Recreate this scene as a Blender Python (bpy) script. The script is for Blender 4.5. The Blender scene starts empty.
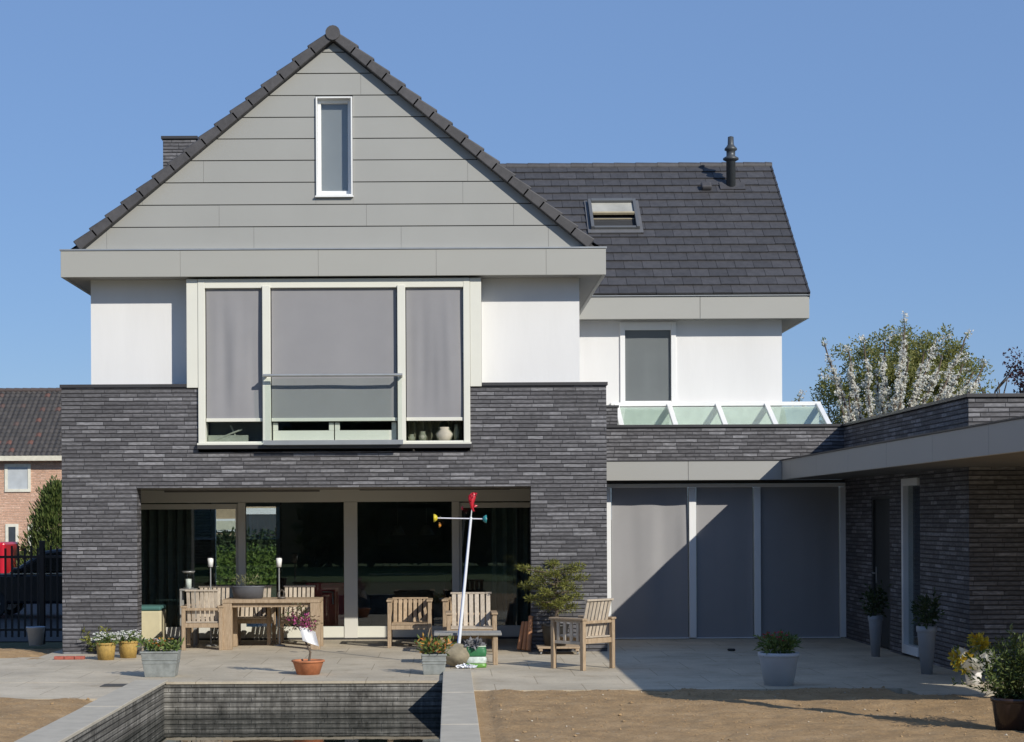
import bpy, math, random
from mathutils import Vector, Matrix, noise
random.seed(7)
R = math.radians
S = bpy.context.scene
COL = S.collection

# ------------------------------------------------------------------ camera, sky, sun, exposure
F, VX, VY, D, EYE, ROLL = 1800.0, 450.0, 519.0, 25.7, 1.9, 0.005
cam = bpy.data.cameras.new('camera'); co = bpy.data.objects.new('camera', cam); COL.objects.link(co)
cam.sensor_width = 36.0; cam.lens = 36.0 * F / 1024
cam.shift_x = (512 - VX) / 1024; cam.shift_y = (VY - 371) / 1024
cam.clip_end = 3000; cam.clip_start = .1
co.location = (0, -D, EYE)
co.rotation_euler = (Matrix.Rotation(R(90), 3, 'X') @ Matrix.Rotation(-ROLL, 3, 'Z')).to_euler()
S.camera = co
AZ, EL = 38.0, 29.8
w = bpy.data.worlds.new('World'); S.world = w; w.use_nodes = True
nt = w.node_tree; bg = nt.nodes['Background']
sky = nt.nodes.new('ShaderNodeTexSky'); sky.sky_type = 'NISHITA'; sky.sun_disc = False
sky.sun_elevation = R(EL); sky.sun_rotation = R(180 - AZ)
sky.altitude = 0; sky.air_density = 1.0; sky.dust_density = 0; sky.ozone_density = 6.0
mxw = nt.nodes.new('ShaderNodeMix'); mxw.data_type = 'RGBA'; mxw.inputs[0].default_value = .58   # an even, hazy spring blue over the clear-sky model
nt.links.new(sky.outputs[0], mxw.inputs[6]); mxw.inputs[7].default_value = (2.2, 3.65, 6.9, 1)
nt.links.new(mxw.outputs[2], bg.inputs[0]); bg.inputs[1].default_value = 0.097
sun = bpy.data.lights.new('sun', 'SUN'); so = bpy.data.objects.new('sun', sun); COL.objects.link(so)
sun.energy = 4.35; sun.angle = R(.5); sun.color = (1, .95, .85)
so.rotation_euler = Vector((math.sin(R(AZ)) * math.cos(R(EL)), -math.cos(R(AZ)) * math.cos(R(EL)), math.sin(R(EL)))).to_track_quat('Z', 'Y').to_euler()
so.location = (20, -30, 30)
S.view_settings.view_transform = 'Standard'; S.view_settings.look = 'None'
S.view_settings.exposure = 0.0; S.view_settings.gamma = 1

# ------------------------------------------------------------------ helpers
def W(x, y, Y):
    """photo pixel -> (X, Z) on the plane at depth Y"""
    s = F / (D + Y)
    xr = x - ROLL * (y - VY); yr = y + ROLL * (x - VX)
    return (xr - VX) / s, EYE - (yr - VY) / s
def WX(x, y, Y): return W(x, y, Y)[0]
def WZ(x, y, Y): return W(x, y, Y)[1]
def G(x, y):
    """photo pixel on the ground -> (X, Y)"""
    xr = x - ROLL * (y - VY); yr = y + ROLL * (x - VX)
    s = (yr - VY) / EYE
    return (xr - VX) / s, F / s - D

ROOT = {}
def thing(name, label, cat, loc=(0, 0, 0), rz=0, group=None):
    o = bpy.data.objects.new(name, None); COL.objects.link(o)
    o.empty_display_size = .2
    o.location = loc; o.rotation_euler = (0, 0, rz)
    o['label'] = label; o['category'] = cat
    if group: o['group'] = group
    ROOT[o.name] = Vector(loc)
    return o
def tag(o, label, cat, group=None):
    o['label'] = label; o['category'] = cat
    if group: o['group'] = group
    return o
def copy_tree(o, parent=None):
    c = o.copy(); COL.objects.link(c)
    if parent: c.parent = parent
    for ch in o.children: copy_tree(ch, c)
    return c

class MB:
    def __init__(s): s.v = []; s.f = []; s.sm = []
    def add(s, vs, fs, sm=False):
        n = len(s.v); s.v.extend([tuple(a) for a in vs])
        for f in fs: s.f.append([n + i for i in f]); s.sm.append(sm)
        return s
    def box(s, x0, x1, y0, y1, z0, z1, M=None):
        vs = [(x, y, z) for x in (x0, x1) for y in (y0, y1) for z in (z0, z1)]
        if M: vs = [M @ Vector(v) for v in vs]
        return s.add(vs, [(0, 1, 3, 2), (4, 6, 7, 5), (0, 4, 5, 1), (2, 3, 7, 6), (0, 2, 6, 4), (1, 5, 7, 3)])
    def bar(s, p, q, wx, wy, up=(0, 0, 1)):
        """rectangular bar from p to q"""
        p = Vector(p); q = Vector(q); d = (q - p); L = d.length; z = d / L
        u = Vector(up)
        if abs(z.dot(u)) > .98: u = Vector((0, 1, 0))
        x = u.cross(z).normalized(); y = z.cross(x)
        M = Matrix.Translation(p) @ Matrix((x, y, z)).transposed().to_4x4()
        return s.box(-wx / 2, wx / 2, -wy / 2, wy / 2, 0, L, M)
    def prism(s, poly, y0, y1):
        """polygon in XZ extruded along Y (counter-clockwise seen from -Y)"""
        n = len(poly)
        vs = [(x, y0, z) for x, z in poly] + [(x, y1, z) for x, z in poly]
        return s.add(vs, [list(range(n)), [2 * n - 1 - i for i in range(n)]] + [(i, n + i, n + (i + 1) % n, (i + 1) % n) for i in range(n)])
    def prismz(s, poly, z0, z1):
        n = len(poly)
        vs = [(x, y, z0) for x, y in poly] + [(x, y, z1) for x, y in poly]
        return s.add(vs, [[n - 1 - i for i in range(n)], [n + i for i in range(n)]] + [(i, (i + 1) % n, n + (i + 1) % n, n + i) for i in range(n)])
    def tube(s, pts, rs, n=8, cap=True):
        pts = [Vector(p) for p in pts]
        if not isinstance(rs, (list, tuple)): rs = [rs] * len(pts)
        vs = []; fs = []
        for i, p in enumerate(pts):
            d = (pts[min(i + 1, len(pts) - 1)] - pts[max(i - 1, 0)]).normalized()
            a = Vector((1, 0, 0)) if abs(d.x) < .8 else Vector((0, 1, 0))
            u = d.cross(a).normalized(); v = d.cross(u)
            for k in range(n):
                t = 2 * math.pi * k / n
                vs.append(p + (u * math.cos(t) + v * math.sin(t)) * rs[i])
        for i in range(len(pts) - 1):
            for k in range(n):
                fs.append((i * n + k, i * n + (k + 1) % n, (i + 1) * n + (k + 1) % n, (i + 1) * n + k))
        s.add(vs, fs, True)
        if cap:
            s.add(vs[:n], [list(range(n))]); s.add(vs[-n:], [list(range(n))[::-1]])
        return s
    def lathe(s, c, prof, n=28, sx=1, sy=1):
        vs = []; fs = []
        for r, z in prof:
            for k in range(n):
                t = 2 * math.pi * k / n
                vs.append((c[0] + r * sx * math.cos(t), c[1] + r * sy * math.sin(t), c[2] + z))
        for i in range(len(prof) - 1):
            for k in range(n):
                fs.append((i * n + k, i * n + (k + 1) % n, (i + 1) * n + (k + 1) % n, (i + 1) * n + k))
        return s.add(vs, fs, True)
    def leaf(s, p, d, L, wd, rnd=None):
        """pointed leaf at p growing along d"""
        d = Vector(d).normalized(); p = Vector(p)
        a = Vector((random.gauss(0, 1), random.gauss(0, 1), random.gauss(0, 1)))
        u = d.cross(a)
        if u.length < 1e-4: u = Vector((1, 0, 0))
        u.normalize(); nn = u.cross(d)
        return s.add([p, p + d * L * .5 + u * wd * .5 + nn * wd * .15, p + d * L, p + d * L * .5 - u * wd * .5 + nn * wd * .15], [(0, 1, 2, 3)])
    def puff(s, c, r, n, L, wd, flat=1.0, up=.2):
        """a cloud of leaves filling an ellipsoid, denser to the outside"""
        c = Vector(c)
        for _ in range(n):
            d = Vector((random.gauss(0, 1), random.gauss(0, 1), random.gauss(0, 1))).normalized()
            q = random.random() ** .45
            p = c + Vector((d.x * r, d.y * r, d.z * r * flat)) * q
            g = d + Vector((random.gauss(0, .7), random.gauss(0, .7), random.gauss(0, .7) + up))
            s.leaf(p, g, L * random.uniform(.6, 1.25), wd * random.uniform(.7, 1.2))
        return s
    def build(s, name, m, parent=None, bevel=0, local=False):
        off = Vector((0, 0, 0))
        if parent is not None and not local:
            r = parent
            while r.parent: r = r.parent
            off = ROOT.get(r.name, Vector((0, 0, 0)))
        me = bpy.data.meshes.new(name)
        me.from_pydata([(v[0] - off.x, v[1] - off.y, v[2] - off.z) for v in s.v], [], s.f)
        me.polygons.foreach_set('use_smooth', s.sm)
        me.update()
        import bmesh
        bm = bmesh.new(); bm.from_mesh(me); bmesh.ops.recalc_face_normals(bm, faces=bm.faces); bm.to_mesh(me); bm.free()
        me.materials.append(m)
        o = bpy.data.objects.new(name, me); COL.objects.link(o)
        if parent is not None: o.parent = parent
        if bevel:
            b = o.modifiers.new('bevel', 'BEVEL'); b.width = bevel; b.segments = 2; b.limit_method = 'ANGLE'; b.angle_limit = R(40)
        return o
def solo(mb, name, m, label, cat, group=None, bevel=0):
    """a top-level thing of one mesh, its origin moved to its base"""
    xs = [v[0] for v in mb.v]; ys = [v[1] for v in mb.v]; zs = [v[2] for v in mb.v]
    c = Vector(((min(xs) + max(xs)) / 2, (min(ys) + max(ys)) / 2, min(zs)))
    mb.v = [(v[0] - c.x, v[1] - c.y, v[2] - c.z) for v in mb.v]
    o = mb.build(name, m, None, bevel); o.location = c
    return tag(o, label, cat, group)
def struct(mb, name, m, kind='structure'):
    o = mb.build(name, m); o['kind'] = kind; return o

# ------------------------------------------------------------------ materials
def lin(c): return tuple(((x / 255 + .055) / 1.055) ** 2.4 if x > 10 else x / 255 / 12.92 for x in c)
class N:
    def __init__(s, name):
        s.m = bpy.data.materials.new(name); s.m.use_nodes = True
        s.t = s.m.node_tree; s.b = s.t.nodes['Principled BSDF']
    def n(s, kind, **kw):
        x = s.t.nodes.new('ShaderNode' + kind)
        for k, v in kw.items():
            if k.startswith('i_'):
                key = k[2:].replace('_', ' ')
                x.inputs[int(key) if key.isdigit() else key].default_value = v
            else: setattr(x, k, v)
        return x
    def l(s, a, b): s.t.links.new(a, b)
    def ramp(s, fac, stops):
        r = s.n('ValToRGB'); e = r.color_ramp.elements
        while len(e) < len(stops): e.new(.5)
        for k, (p, c) in enumerate(stops):
            e[k].position = p; e[k].color = (*c[:3], 1) if not isinstance(c, (int, float)) else (c, c, c, 1)
        s.l(fac, r.inputs[0]); return r.outputs[0]
    def mix(s, fac, a, b, mode='MIX'):
        x = s.n('Mix', data_type='RGBA', blend_type=mode)
        for sock, v in ((x.inputs[0], fac), (x.inputs[6], a), (x.inputs[7], b)):
            if isinstance(v, (int, float)): sock.default_value = v
            elif isinstance(v, (tuple, list)): sock.default_value = (*v[:3], 1)
            else: s.l(v, sock)
        return x.outputs[2]
    def math(s, op, a, b=None):
        x = s.n('Math', operation=op)
        for sock, v in ((x.inputs[0], a), (x.inputs[1], b)):
            if v is None: continue
            if isinstance(v, (int, float)): sock.default_value = v
            else: s.l(v, sock)
        return x.outputs[0]
    def noise(s, vec, scale, detail=4, rough=.55):
        x = s.n('TexNoise', i_Scale=scale, i_Detail=detail, i_Roughness=rough)
        if vec is not None: s.l(vec, x.inputs['Vector'])
        return x.outputs['Fac']
    def bump(s, h, strength, dist=.01):
        x = s.n('Bump', i_Strength=strength, i_Distance=dist); s.l(h, x.inputs['Height']); s.l(x.outputs[0], s.b.inputs['Normal'])
    def pos(s): return s.n('NewGeometry').outputs['Position']
    def scaled(s, vec, sc):
        x = s.n('Mapping'); x.inputs['Scale'].default_value = sc; s.l(vec, x.inputs['Vector']); return x.outputs[0]
def plain(name, c, rough=.6, var=.12, scale=6, bump=0, metal=0, obj=False, spec=.5, stretch=None):
    m = N(name); v = m.n('TexCoord').outputs['Object'] if obj else m.pos()
    if stretch: v = m.scaled(v, stretch)
    f = m.noise(v, scale)
    lo = tuple(max(0, x * (1 - var)) for x in c); hi = tuple(min(1, x * (1 + var)) for x in c)
    m.l(m.ramp(f, [(.25, lo), (.75, hi)]), m.b.inputs['Base Color'])
    m.b.inputs['Roughness'].default_value = rough; m.b.inputs['Metallic'].default_value = metal
    m.b.inputs['Specular IOR Level'].default_value = spec
    if bump: m.bump(m.noise(v, scale * 6), bump)
    return m.m
def brick(name, c1, c2, light, mort, row=.058, length=.42, msz=.0065, stain=None):
    m = N(name); g = m.n('NewGeometry')
    sp = m.n('SeparateXYZ'); m.l(g.outputs['Position'], sp.inputs[0])
    sn = m.n('SeparateXYZ'); m.l(g.outputs['Normal'], sn.inputs[0])
    isx = m.math('GREATER_THAN', m.math('ABSOLUTE', sn.outputs[0]), .5)
    u = m.math('ADD', m.math('MULTIPLY', sp.outputs[0], m.math('SUBTRACT', 1.0, isx)), m.math('MULTIPLY', sp.outputs[1], isx))
    zr = m.math('DIVIDE', m.math('ADD', sp.outputs[2], .6), row)
    rw = m.math('FLOOR', zr); fz = m.math('FRACT', zr)
    wn = m.n('TexWhiteNoise', noise_dimensions='1D'); m.l(rw, wn.inputs['W'])
    ss = m.n('SeparateXYZ'); m.l(wn.outputs['Color'], ss.inputs[0])
    ln = m.math('MULTIPLY', length, m.math('ADD', .72, m.math('MULTIPLY', ss.outputs[1], .6)))
    uu = m.math('ADD', m.math('DIVIDE', m.math('ADD', u, 40.0), ln), m.math('MULTIPLY', ss.outputs[0], 7.0))
    ui = m.math('FLOOR', uu); fu = m.math('MULTIPLY', m.math('FRACT', uu), ln)
    cb = m.n('CombineXYZ'); m.l(ui, cb.inputs[0]); m.l(rw, cb.inputs[1])
    w2 = m.n('TexWhiteNoise', noise_dimensions='2D'); m.l(cb.outputs[0], w2.inputs['Vector'])
    base = m.ramp(w2.outputs['Value'], [(0, c1), (.3, tuple(.5 * a + .5 * b for a, b in zip(c1, c2))), (.68, c2), (.80, tuple(.45 * a + .55 * b for a, b in zip(light, c2))), (1, light)])
    gr = m.noise(m.scaled(g.outputs['Position'], (1, 1, 3)), 14, 5)
    fine = m.noise(m.scaled(g.outputs['Position'], (9, 9, 40)), 1.0, 3)
    base = m.mix(.9, base, m.ramp(gr, [(.3, .66), (.7, 1.32)]), 'MULTIPLY')
    base = m.mix(.8, base, m.ramp(fine, [(.3, .72), (.7, 1.26)]), 'MULTIPLY')
    big = m.noise(g.outputs['Position'], .9, 3)
    base = m.mix(.7, base, m.ramp(big, [(.3, .86), (.7, 1.14)]), 'MULTIPLY')
    jh = m.ramp(fz, [(0, 1.0), (msz / row * .9, 1.0), (msz / row * 2.2, 0.0), (1 - msz / row * 1.0, 0.0), (1, 1.0)])
    jv = m.ramp(m.math('DIVIDE', fu, .03), [(0, .8), (msz / .03 * .7, .75), (msz / .03 * 1.3, 0.0)])
    jm = m.math('MAXIMUM', jh, jv)
    colr = m.mix(jm, base, mort)
    if stain:
        st = m.noise(m.scaled(g.outputs['Position'], (3.2, 3.2, 1.4)), 2.0, 8, .75)
        drip = m.noise(m.scaled(g.outputs['Position'], (16, 16, .35)), 1.6, 4, .6)
        band = m.ramp(m.noise(m.scaled(g.outputs['Position'], (.25, .25, 13)), 1.3, 3, .6), [(.42, .25), (.62, 1.0)])
        sf = m.math('MULTIPLY', m.ramp(st, [(.36, 0.0), (.56, 1.0)]), m.math('MULTIPLY', band, m.ramp(drip, [(.35, .5), (.65, 1.0)])))
        colr = m.mix(m.math('MULTIPLY', sf, .9), colr, stain)
    m.l(colr, m.b.inputs['Base Color']); m.b.inputs['Roughness'].default_value = .75
    h = m.math('ADD', m.math('ADD', m.math('SUBTRACT', 1.0, jm), m.math('MULTIPLY', gr, .35)), m.math('MULTIPLY', w2.outputs['Value'], .35))
    m.bump(h, .9, .012)
    return m.m
def leafmat(name, cols, rough=.55, trans=.25):
    m = N(name); g = m.n('NewGeometry')
    st = [(i / (len(cols) - 1), c) for i, c in enumerate(cols)]
    c = m.ramp(g.outputs['Random Per Island'], st)
    m.l(c, m.b.inputs['Base Color']); m.b.inputs['Roughness'].default_value = rough
    tr = m.n('BsdfTranslucent'); m.l(c, tr.inputs[0])
    mx = m.n('MixShader'); mx.inputs[0].default_value = trans
    m.l(m.b.outputs[0], mx.inputs[1]); m.l(tr.outputs[0], mx.inputs[2]); m.l(mx.outputs[0], m.t.nodes['Material Output'].inputs[0])
    return m.m
def glassmat(name, tint=(.62, .68, .66), f0=.05, boost=1.0):
    m = N(name); gl = m.n('BsdfGlossy', i_Roughness=.004); tr = m.n('BsdfTransparent'); tr.inputs[0].default_value = (*tint, 1)
    g = m.n('NewGeometry'); d = m.n('VectorMath', operation='DOT_PRODUCT'); m.l(g.outputs['Incoming'], d.inputs[0]); m.l(g.outputs['Normal'], d.inputs[1])
    k = m.math('POWER', m.math('SUBTRACT', 1.0, m.math('ABSOLUTE', d.outputs['Value'])), 5.0)
    fr = m.math('ADD', f0, m.math('MULTIPLY', k, 1 - f0))
    mx = m.n('MixShader'); m.l(fr, mx.inputs[0])
    m.l(tr.outputs[0], mx.inputs[1]); m.l(gl.outputs[0], mx.inputs[2]); m.l(mx.outputs[0], m.t.nodes['Material Output'].inputs[0])
    return m.m
def wood(name, a, b):
    m = N(name); v = m.n('TexCoord').outputs['Object']
    g = m.n('NewGeometry')
    f = m.noise(m.scaled(v, (18, 18, 3)), 3, 6, .65)
    c = m.ramp(f, [(.25, a), (.75, b)])
    c = m.mix(.8, c, m.ramp(g.outputs['Random Per Island'], [(0, .75), (1, 1.2)]), 'MULTIPLY')
    m.l(c, m.b.inputs['Base Color']); m.b.inputs['Roughness'].default_value = .7
    m.bump(f, .25, .004); return m.m

BRICK = brick('dark long brick', (.080, .078, .084), (.124, .121, .129), (.215, .212, .224), (.034, .032, .035), .0575, .30)
POOLB = brick('pool brick', (.048, .045, .039), (.06, .056, .049), (.075, .071, .063), (.04, .037, .032), .058, .42, .007, (.40, .385, .35))
WHITE = plain('white render', (.71, .705, .70), .85, .035, 1.0, .15, stretch=(2.5, 2.5, .5))
ZINC = plain('grey facade panel', (.335, .334, .315), .5, .05, .8)
FASC = plain('grey fascia panel', (.362, .357, .328), .5, .03, .7)
SOFF = plain('soffit panel', (.30, .29, .27), .7, .05, 1)
CAP = plain('dark coping metal', (.045, .043, .045), .45, .15, 3)
FRAME = plain('cream window frame', (.70, .69, .61), .4, .03, 2)
FRAMEW = plain('white window frame', (.78, .78, .77), .4, .02, 2)
FRAMEG = plain('taupe door frame', (.64, .625, .57), .45, .03, 2)
SCREEN = plain('grey screen fabric', (.262, .258, .268), .9, .03, 3)
SCREENB = plain('charcoal screen fabric', (.30, .295, .30), .9, .03, 3)
GLASS = glassmat('window glass', (.82, .86, .84), .06)
GLASSD = glassmat('dark window glass', (.84, .88, .87), .07)
GLASSG = glassmat('green tinted glass', (.88, .93, .90), .06)
GLASSC = glassmat('clear window glass', (.93, .94, .94), .07)
STEEL = plain('galvanised steel', (.42, .43, .43), .4, .1, 5, metal=.6)
ZPOT = plain('zinc planter', (.235, .25, .24), .55, .3, 12, obj=True)
ROOFT = None
def rooftile(name, c):
    m = N(name); g = m.n('NewGeometry')
    f = m.noise(g.outputs['Position'], 9, 6, .7)
    a = m.ramp(f, [(.25, tuple(x * .72 for x in c)), (.75, tuple(x * 1.3 for x in c))])
    a = m.mix(.9, a, m.ramp(g.outputs['Random Per Island'], [(0, .84), (1, 1.17)]), 'MULTIPLY')
    m.l(a, m.b.inputs['Base Color']); m.b.inputs['Roughness'].default_value = .62
    m.bump(m.noise(g.outputs['Position'], 60), .15, .004); return m.m
ROOFT = rooftile('charcoal roof tile', (.058, .056, .059))
VERGE = rooftile('charcoal verge tile', (.066, .063, .066))
WOOD = wood('weathered teak', (.27, .185, .11), (.52, .395, .265))
WOODP = wood('pale weathered teak', (.38, .31, .235), (.60, .52, .42))
WOODG = wood('grey weathered wood', (.20, .20, .19), (.36, .35, .33))
TERRA = plain('terracotta', (.46, .17, .075), .75, .2, 14, .15, obj=True)
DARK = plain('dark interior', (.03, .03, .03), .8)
SOILM = plain('potting soil', (.05, .035, .025), .95, .3, 30)

# terrace concrete pavers
m = N('concrete pavers'); p = m.pos()
bt = m.n('TexBrick', offset=.5); m.l(p, bt.inputs['Vector'])
for k, v in (('Scale', 1), ('Mortar Size', .006), ('Mortar Smooth', .1), ('Brick Width', 1.0), ('Row Height', 1.0)): bt.inputs[k].default_value = v
bt.inputs['Color1'].default_value = (.50, .435, .33, 1); bt.inputs['Color2'].default_value = (.53, .46, .35, 1); bt.inputs['Mortar'].default_value = (.33, .275, .195, 1)
c = m.mix(.85, bt.outputs[0], m.ramp(m.noise(p, 1.1, 6, .6), [(.3, .90), (.7, 1.07)]), 'MULTIPLY')
c = m.mix(.8, c, m.ramp(m.noise(p, 25, 4, .7), [(.3, .85), (.7, 1.12)]), 'MULTIPLY')
dirt = m.ramp(m.noise(p, 2.6, 7, .72), [(.52, 0.0), (.72, 1.0)])
c = m.mix(m.math('MULTIPLY', dirt, .6), c, (.30, .23, .145))
blot = m.ramp(m.noise(p, .55, 5, .6), [(.36, .80), (.62, 1.06)])
c = m.mix(.8, c, blot, 'MULTIPLY')
m.l(c, m.b.inputs['Base Color']); m.b.inputs['Roughness'].default_value = .85
m.bump(m.noise(p, 60, 4), .2, .004); PAVE = m.m
m = N('sandy soil'); p = m.pos()
c = m.ramp(m.noise(p, 2.2, 8, .65), [(.28, (.26, .165, .078)), (.5, (.36, .232, .112)), (.74, (.46, .31, .165))])
c = m.mix(.9, c, m.ramp(m.noise(p, 38, 5, .75), [(.3, .66), (.7, 1.28)]), 'MULTIPLY')
sp = m.ramp(m.noise(p, 17, 2, .5), [(.70, 0.0), (.74, 1.0)])
c = m.mix(m.math('MULTIPLY', sp, .6), c, (.55, .48, .38))
m.l(c, m.b.inputs['Base Color']); m.b.inputs['Roughness'].default_value = .95
m.bump(m.noise(p, 30, 6, .7), .7, .02); SAND = m.m
m = N('bare earth'); p = m.pos()
c = m.ramp(m.noise(p, .7, 8, .65), [(.3, (.055, .07, .02)), (.7, (.12, .11, .045))])
m.l(c, m.b.inputs['Base Color']); m.b.inputs['Roughness'].default_value = .95; m.bump(m.noise(p, 12, 6, .7), .6, .03); EARTH = m.m
m = N('still dark water'); p = m.pos()
m.b.inputs['Base Color'].default_value = (.008, .012, .010, 1); m.b.inputs['Roughness'].default_value = .02; m.b.inputs['IOR'].default_value = 1.33
m.bump(m.noise(m.scaled(p, (1, .5, 1)), 2.2, 3), .02, .05); WATER = m.m
COPE = plain('coping slab', (.45, .41, .335), .8, .12, 5, .25)
# ------------------------------------------------------------------ the ground
POOL_X0, POOL_X1, POOL_Y1, POOL_Y0 = -3.37, -.09, -4.52, -14.5
mb = MB()
gz = -.14
xs = [-900, POOL_X0 - .3, POOL_X1 + .3, 900]; ys = [-300, POOL_Y0 - .3, POOL_Y1 + .3, 2500]
for i in range(3):
    for j in range(3):
        if i == 1 and j == 1: continue
        mb.add([(xs[i], ys[j], gz), (xs[i + 1], ys[j], gz), (xs[i + 1], ys[j + 1], gz), (xs[i], ys[j + 1], gz)], [(0, 1, 2, 3)])
struct(mb, 'ground', EARTH)
# terrace slab, in rectangles round the pool
mb = MB()
mb.box(-5.75, 12.5, -4.38, 2.9, -.2, 0); mb.box(-5.75, POOL_X0 - .25, -4.52, -4.38, -.2, 0); mb.box(POOL_X1 + .25, 12.5, -4.52, -4.38, -.2, 0)
mb.box(-7.6, -5.75, -6.2, -.55, -.2, -.004)
mb.box(-5.75, POOL_X0 - .37, -6.45, -4.52, -.2, -.002)
mb.box(.25, 2.0, -5.75, -4.52, -.2, 0)
mb.box(2.0, 5.0, -5.75, -4.52, -.2, 0); mb.box(5.0, 12.5, -6.5, -4.52, -.2, 0)
struct(mb, 'terrace', PAVE)
def bed(name, x0, x1, y0, y1, fz, step=.06, m=SAND):
    nx = int((x1 - x0) / step); ny = int((y1 - y0) / step); b = MB(); vs = []; fs = []
    for j in range(ny + 1):
        for i in range(nx + 1):
            x = x0 + (x1 - x0) * i / nx; y = y0 + (y1 - y0) * j / ny
            vs.append((x, y, fz(x, y)))
    for j in range(ny):
        for i in range(nx):
            a = j * (nx + 1) + i; fs.append((a, a + 1, a + nx + 2, a + nx + 1))
    b.add(vs, fs, True); return struct(b, name, m)
def nz(x, y, s, a): return noise.noise((x * s, y * s, 3.1)) * a
def sand_r(x, y):
    edge = -5.72 if x < 4.8 else -6.55
    edge += nz(x, 0, 1.3, .22) + nz(x, y, 4, .10)
    t = max(-1, min(1, (edge - y) / .25))
    z = -.012 + .022 * t + nz(x, y, 1.5, .016) + nz(x, y, 4, .016) + nz(x, y, 11, .010) + nz(x, y, 23, .006)
    if x < .45: z = min(z, -.01)
    return z - (.10 if y > edge + .5 else 0)
bed('sand_bed', .255, 11, -14, -5.0, sand_r, .05)
def sand_l(x, y):
    d = max((x + 3.95) + .9 * max(0, -7.6 - y) * 0, (y + 6.3) * .8) + nz(x, y, 1.6, .35) + nz(x, y, 5, .08)
    t = max(-1, min(1, -d / .25))
    return -.012 + .024 * t + nz(x, y, 2, .016) + nz(x, y, 6, .014) + nz(x, y, 15, .008)
bed('sand_bed', -10, -3.745, -14, -5.6, sand_l, .05)
def sand_h(x, y):
    r = math.hypot((x + 7.3) / 1.5, (y + .1) / 1.0)
    return -.02 + .22 * max(0, 1 - r) + nz(x, y, 2, .03) + nz(x, y, 7, .02)
bed('sand_heap', -10, -5.6, -1.6, 1.4, sand_h, .06)

def clods(name, n, fx, fz, m_, szs):
    b = MB(); rc_ = random.Random(31)
    for _ in range(n):
        x, y = fx(rc_); r_ = rc_.uniform(*szs) * (1 if rc_.random() < .95 else 2.2); z = fz(x, y)
        if z < -.02: continue
        vs = [Vector((a, b_, c_)) * r_ * rc_.uniform(.6, 1.25) for a, b_, c_ in ((1, 0, 0), (.3, 1, 0), (-1, .2, 0), (-.2, -1, .1), (0, .1, .75), (.1, 0, -.5), (.7, .7, .4), (-.6, -.6, .4))]
        vs = [(v.x + x, v.y + y, v.z + z + r_ * .15) for v in vs]
        b.add(vs, [(0, 6, 4), (6, 1, 4), (1, 2, 4), (2, 7, 4), (7, 3, 4), (3, 0, 4), (0, 6, 1), (2, 7, 3)])
    return struct(b, name, m_, 'stuff')
CLOD = plain('soil clods', (.32, .21, .105), .95, .35, 25, .3)
clods('soil_clods', 4200, lambda q_: (q_.uniform(.3, 9.5), -5.55 - 7.5 * q_.random() ** 1.3), sand_r, CLOD, (.003, .011))
clods('soil_clods', 1300, lambda q_: (q_.uniform(-8.5, -3.8), q_.uniform(-12, -5.8)), sand_l, CLOD, (.003, .011))
clods('pebbles', 120, lambda q_: (q_.uniform(.3, 9.5), q_.uniform(-12, -5.6)), sand_r, plain('pale pebbles', (.45, .40, .32), .9, .2, 20), (.006, .014))
# ------------------------------------------------------------------ pond
pond = thing('garden_pond', 'rectangular brick lined pond with dark water and grey coping slabs', 'pond', (-1.73, -9.5, 0))
mb = MB()
mb.box(POOL_X0 - .25, POOL_X1 + .25, POOL_Y1 + .002, POOL_Y1 + .138, -1.3, -.032)
mb.box(POOL_X0 - .25, POOL_X0, POOL_Y0, POOL_Y1, -1.3, -.022)
mb.box(POOL_X1, POOL_X1 + .25, POOL_Y0, POOL_Y1, -1.3, -.022)
mb.box(POOL_X0 - .25, POOL_X1 + .25, POOL_Y0 - .25, POOL_Y0, -1.3, -.022)
mb.build('basin_wall', POOLB, pond)
MB().box(POOL_X0, POOL_X1, POOL_Y0, POOL_Y1, -1.32, -1.25).build('basin_floor', DARK, pond)
mb = MB(); y = -3.45; i = 0
while y > -14.4:
    y2 = y - 1.0; mb.box(POOL_X1 - .004, .25, y2 + .003, y, -.02, .045 + .002 * (i % 3)); y = y2; i += 1
mb.build('coping', COPE, pond, .006)
mb = MB(); y = -4.4; i = 0
while y > -14.4:
    y2 = y - 1.0; mb.box(POOL_X0 - .37, POOL_X0 + .02, y2 + .003, y, -.02, .012 + .002 * (i % 3)); y = y2; i += 1
mb.build('coping', COPE, pond, .006)
mb = MB(); x = POOL_X0 + .022
while x < POOL_X1 - .05:
    x2 = min(x + 1.1, POOL_X1 - .006); mb.box(x, x2 - .002, POOL_Y1 - .012, POOL_Y1 + .1385, -.028, .001); x = x2
mb.build('edge_strip', PAVE, pond)
mb = MB(); nx, ny = 1, 1
mb.add([(POOL_X0, POOL_Y0, -.342), (POOL_X1, POOL_Y0, -.342), (POOL_X1, POOL_Y1, -.342), (POOL_X0, POOL_Y1, -.342)], [(0, 1, 2, 3)])
struct(mb, 'water', WATER)

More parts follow.
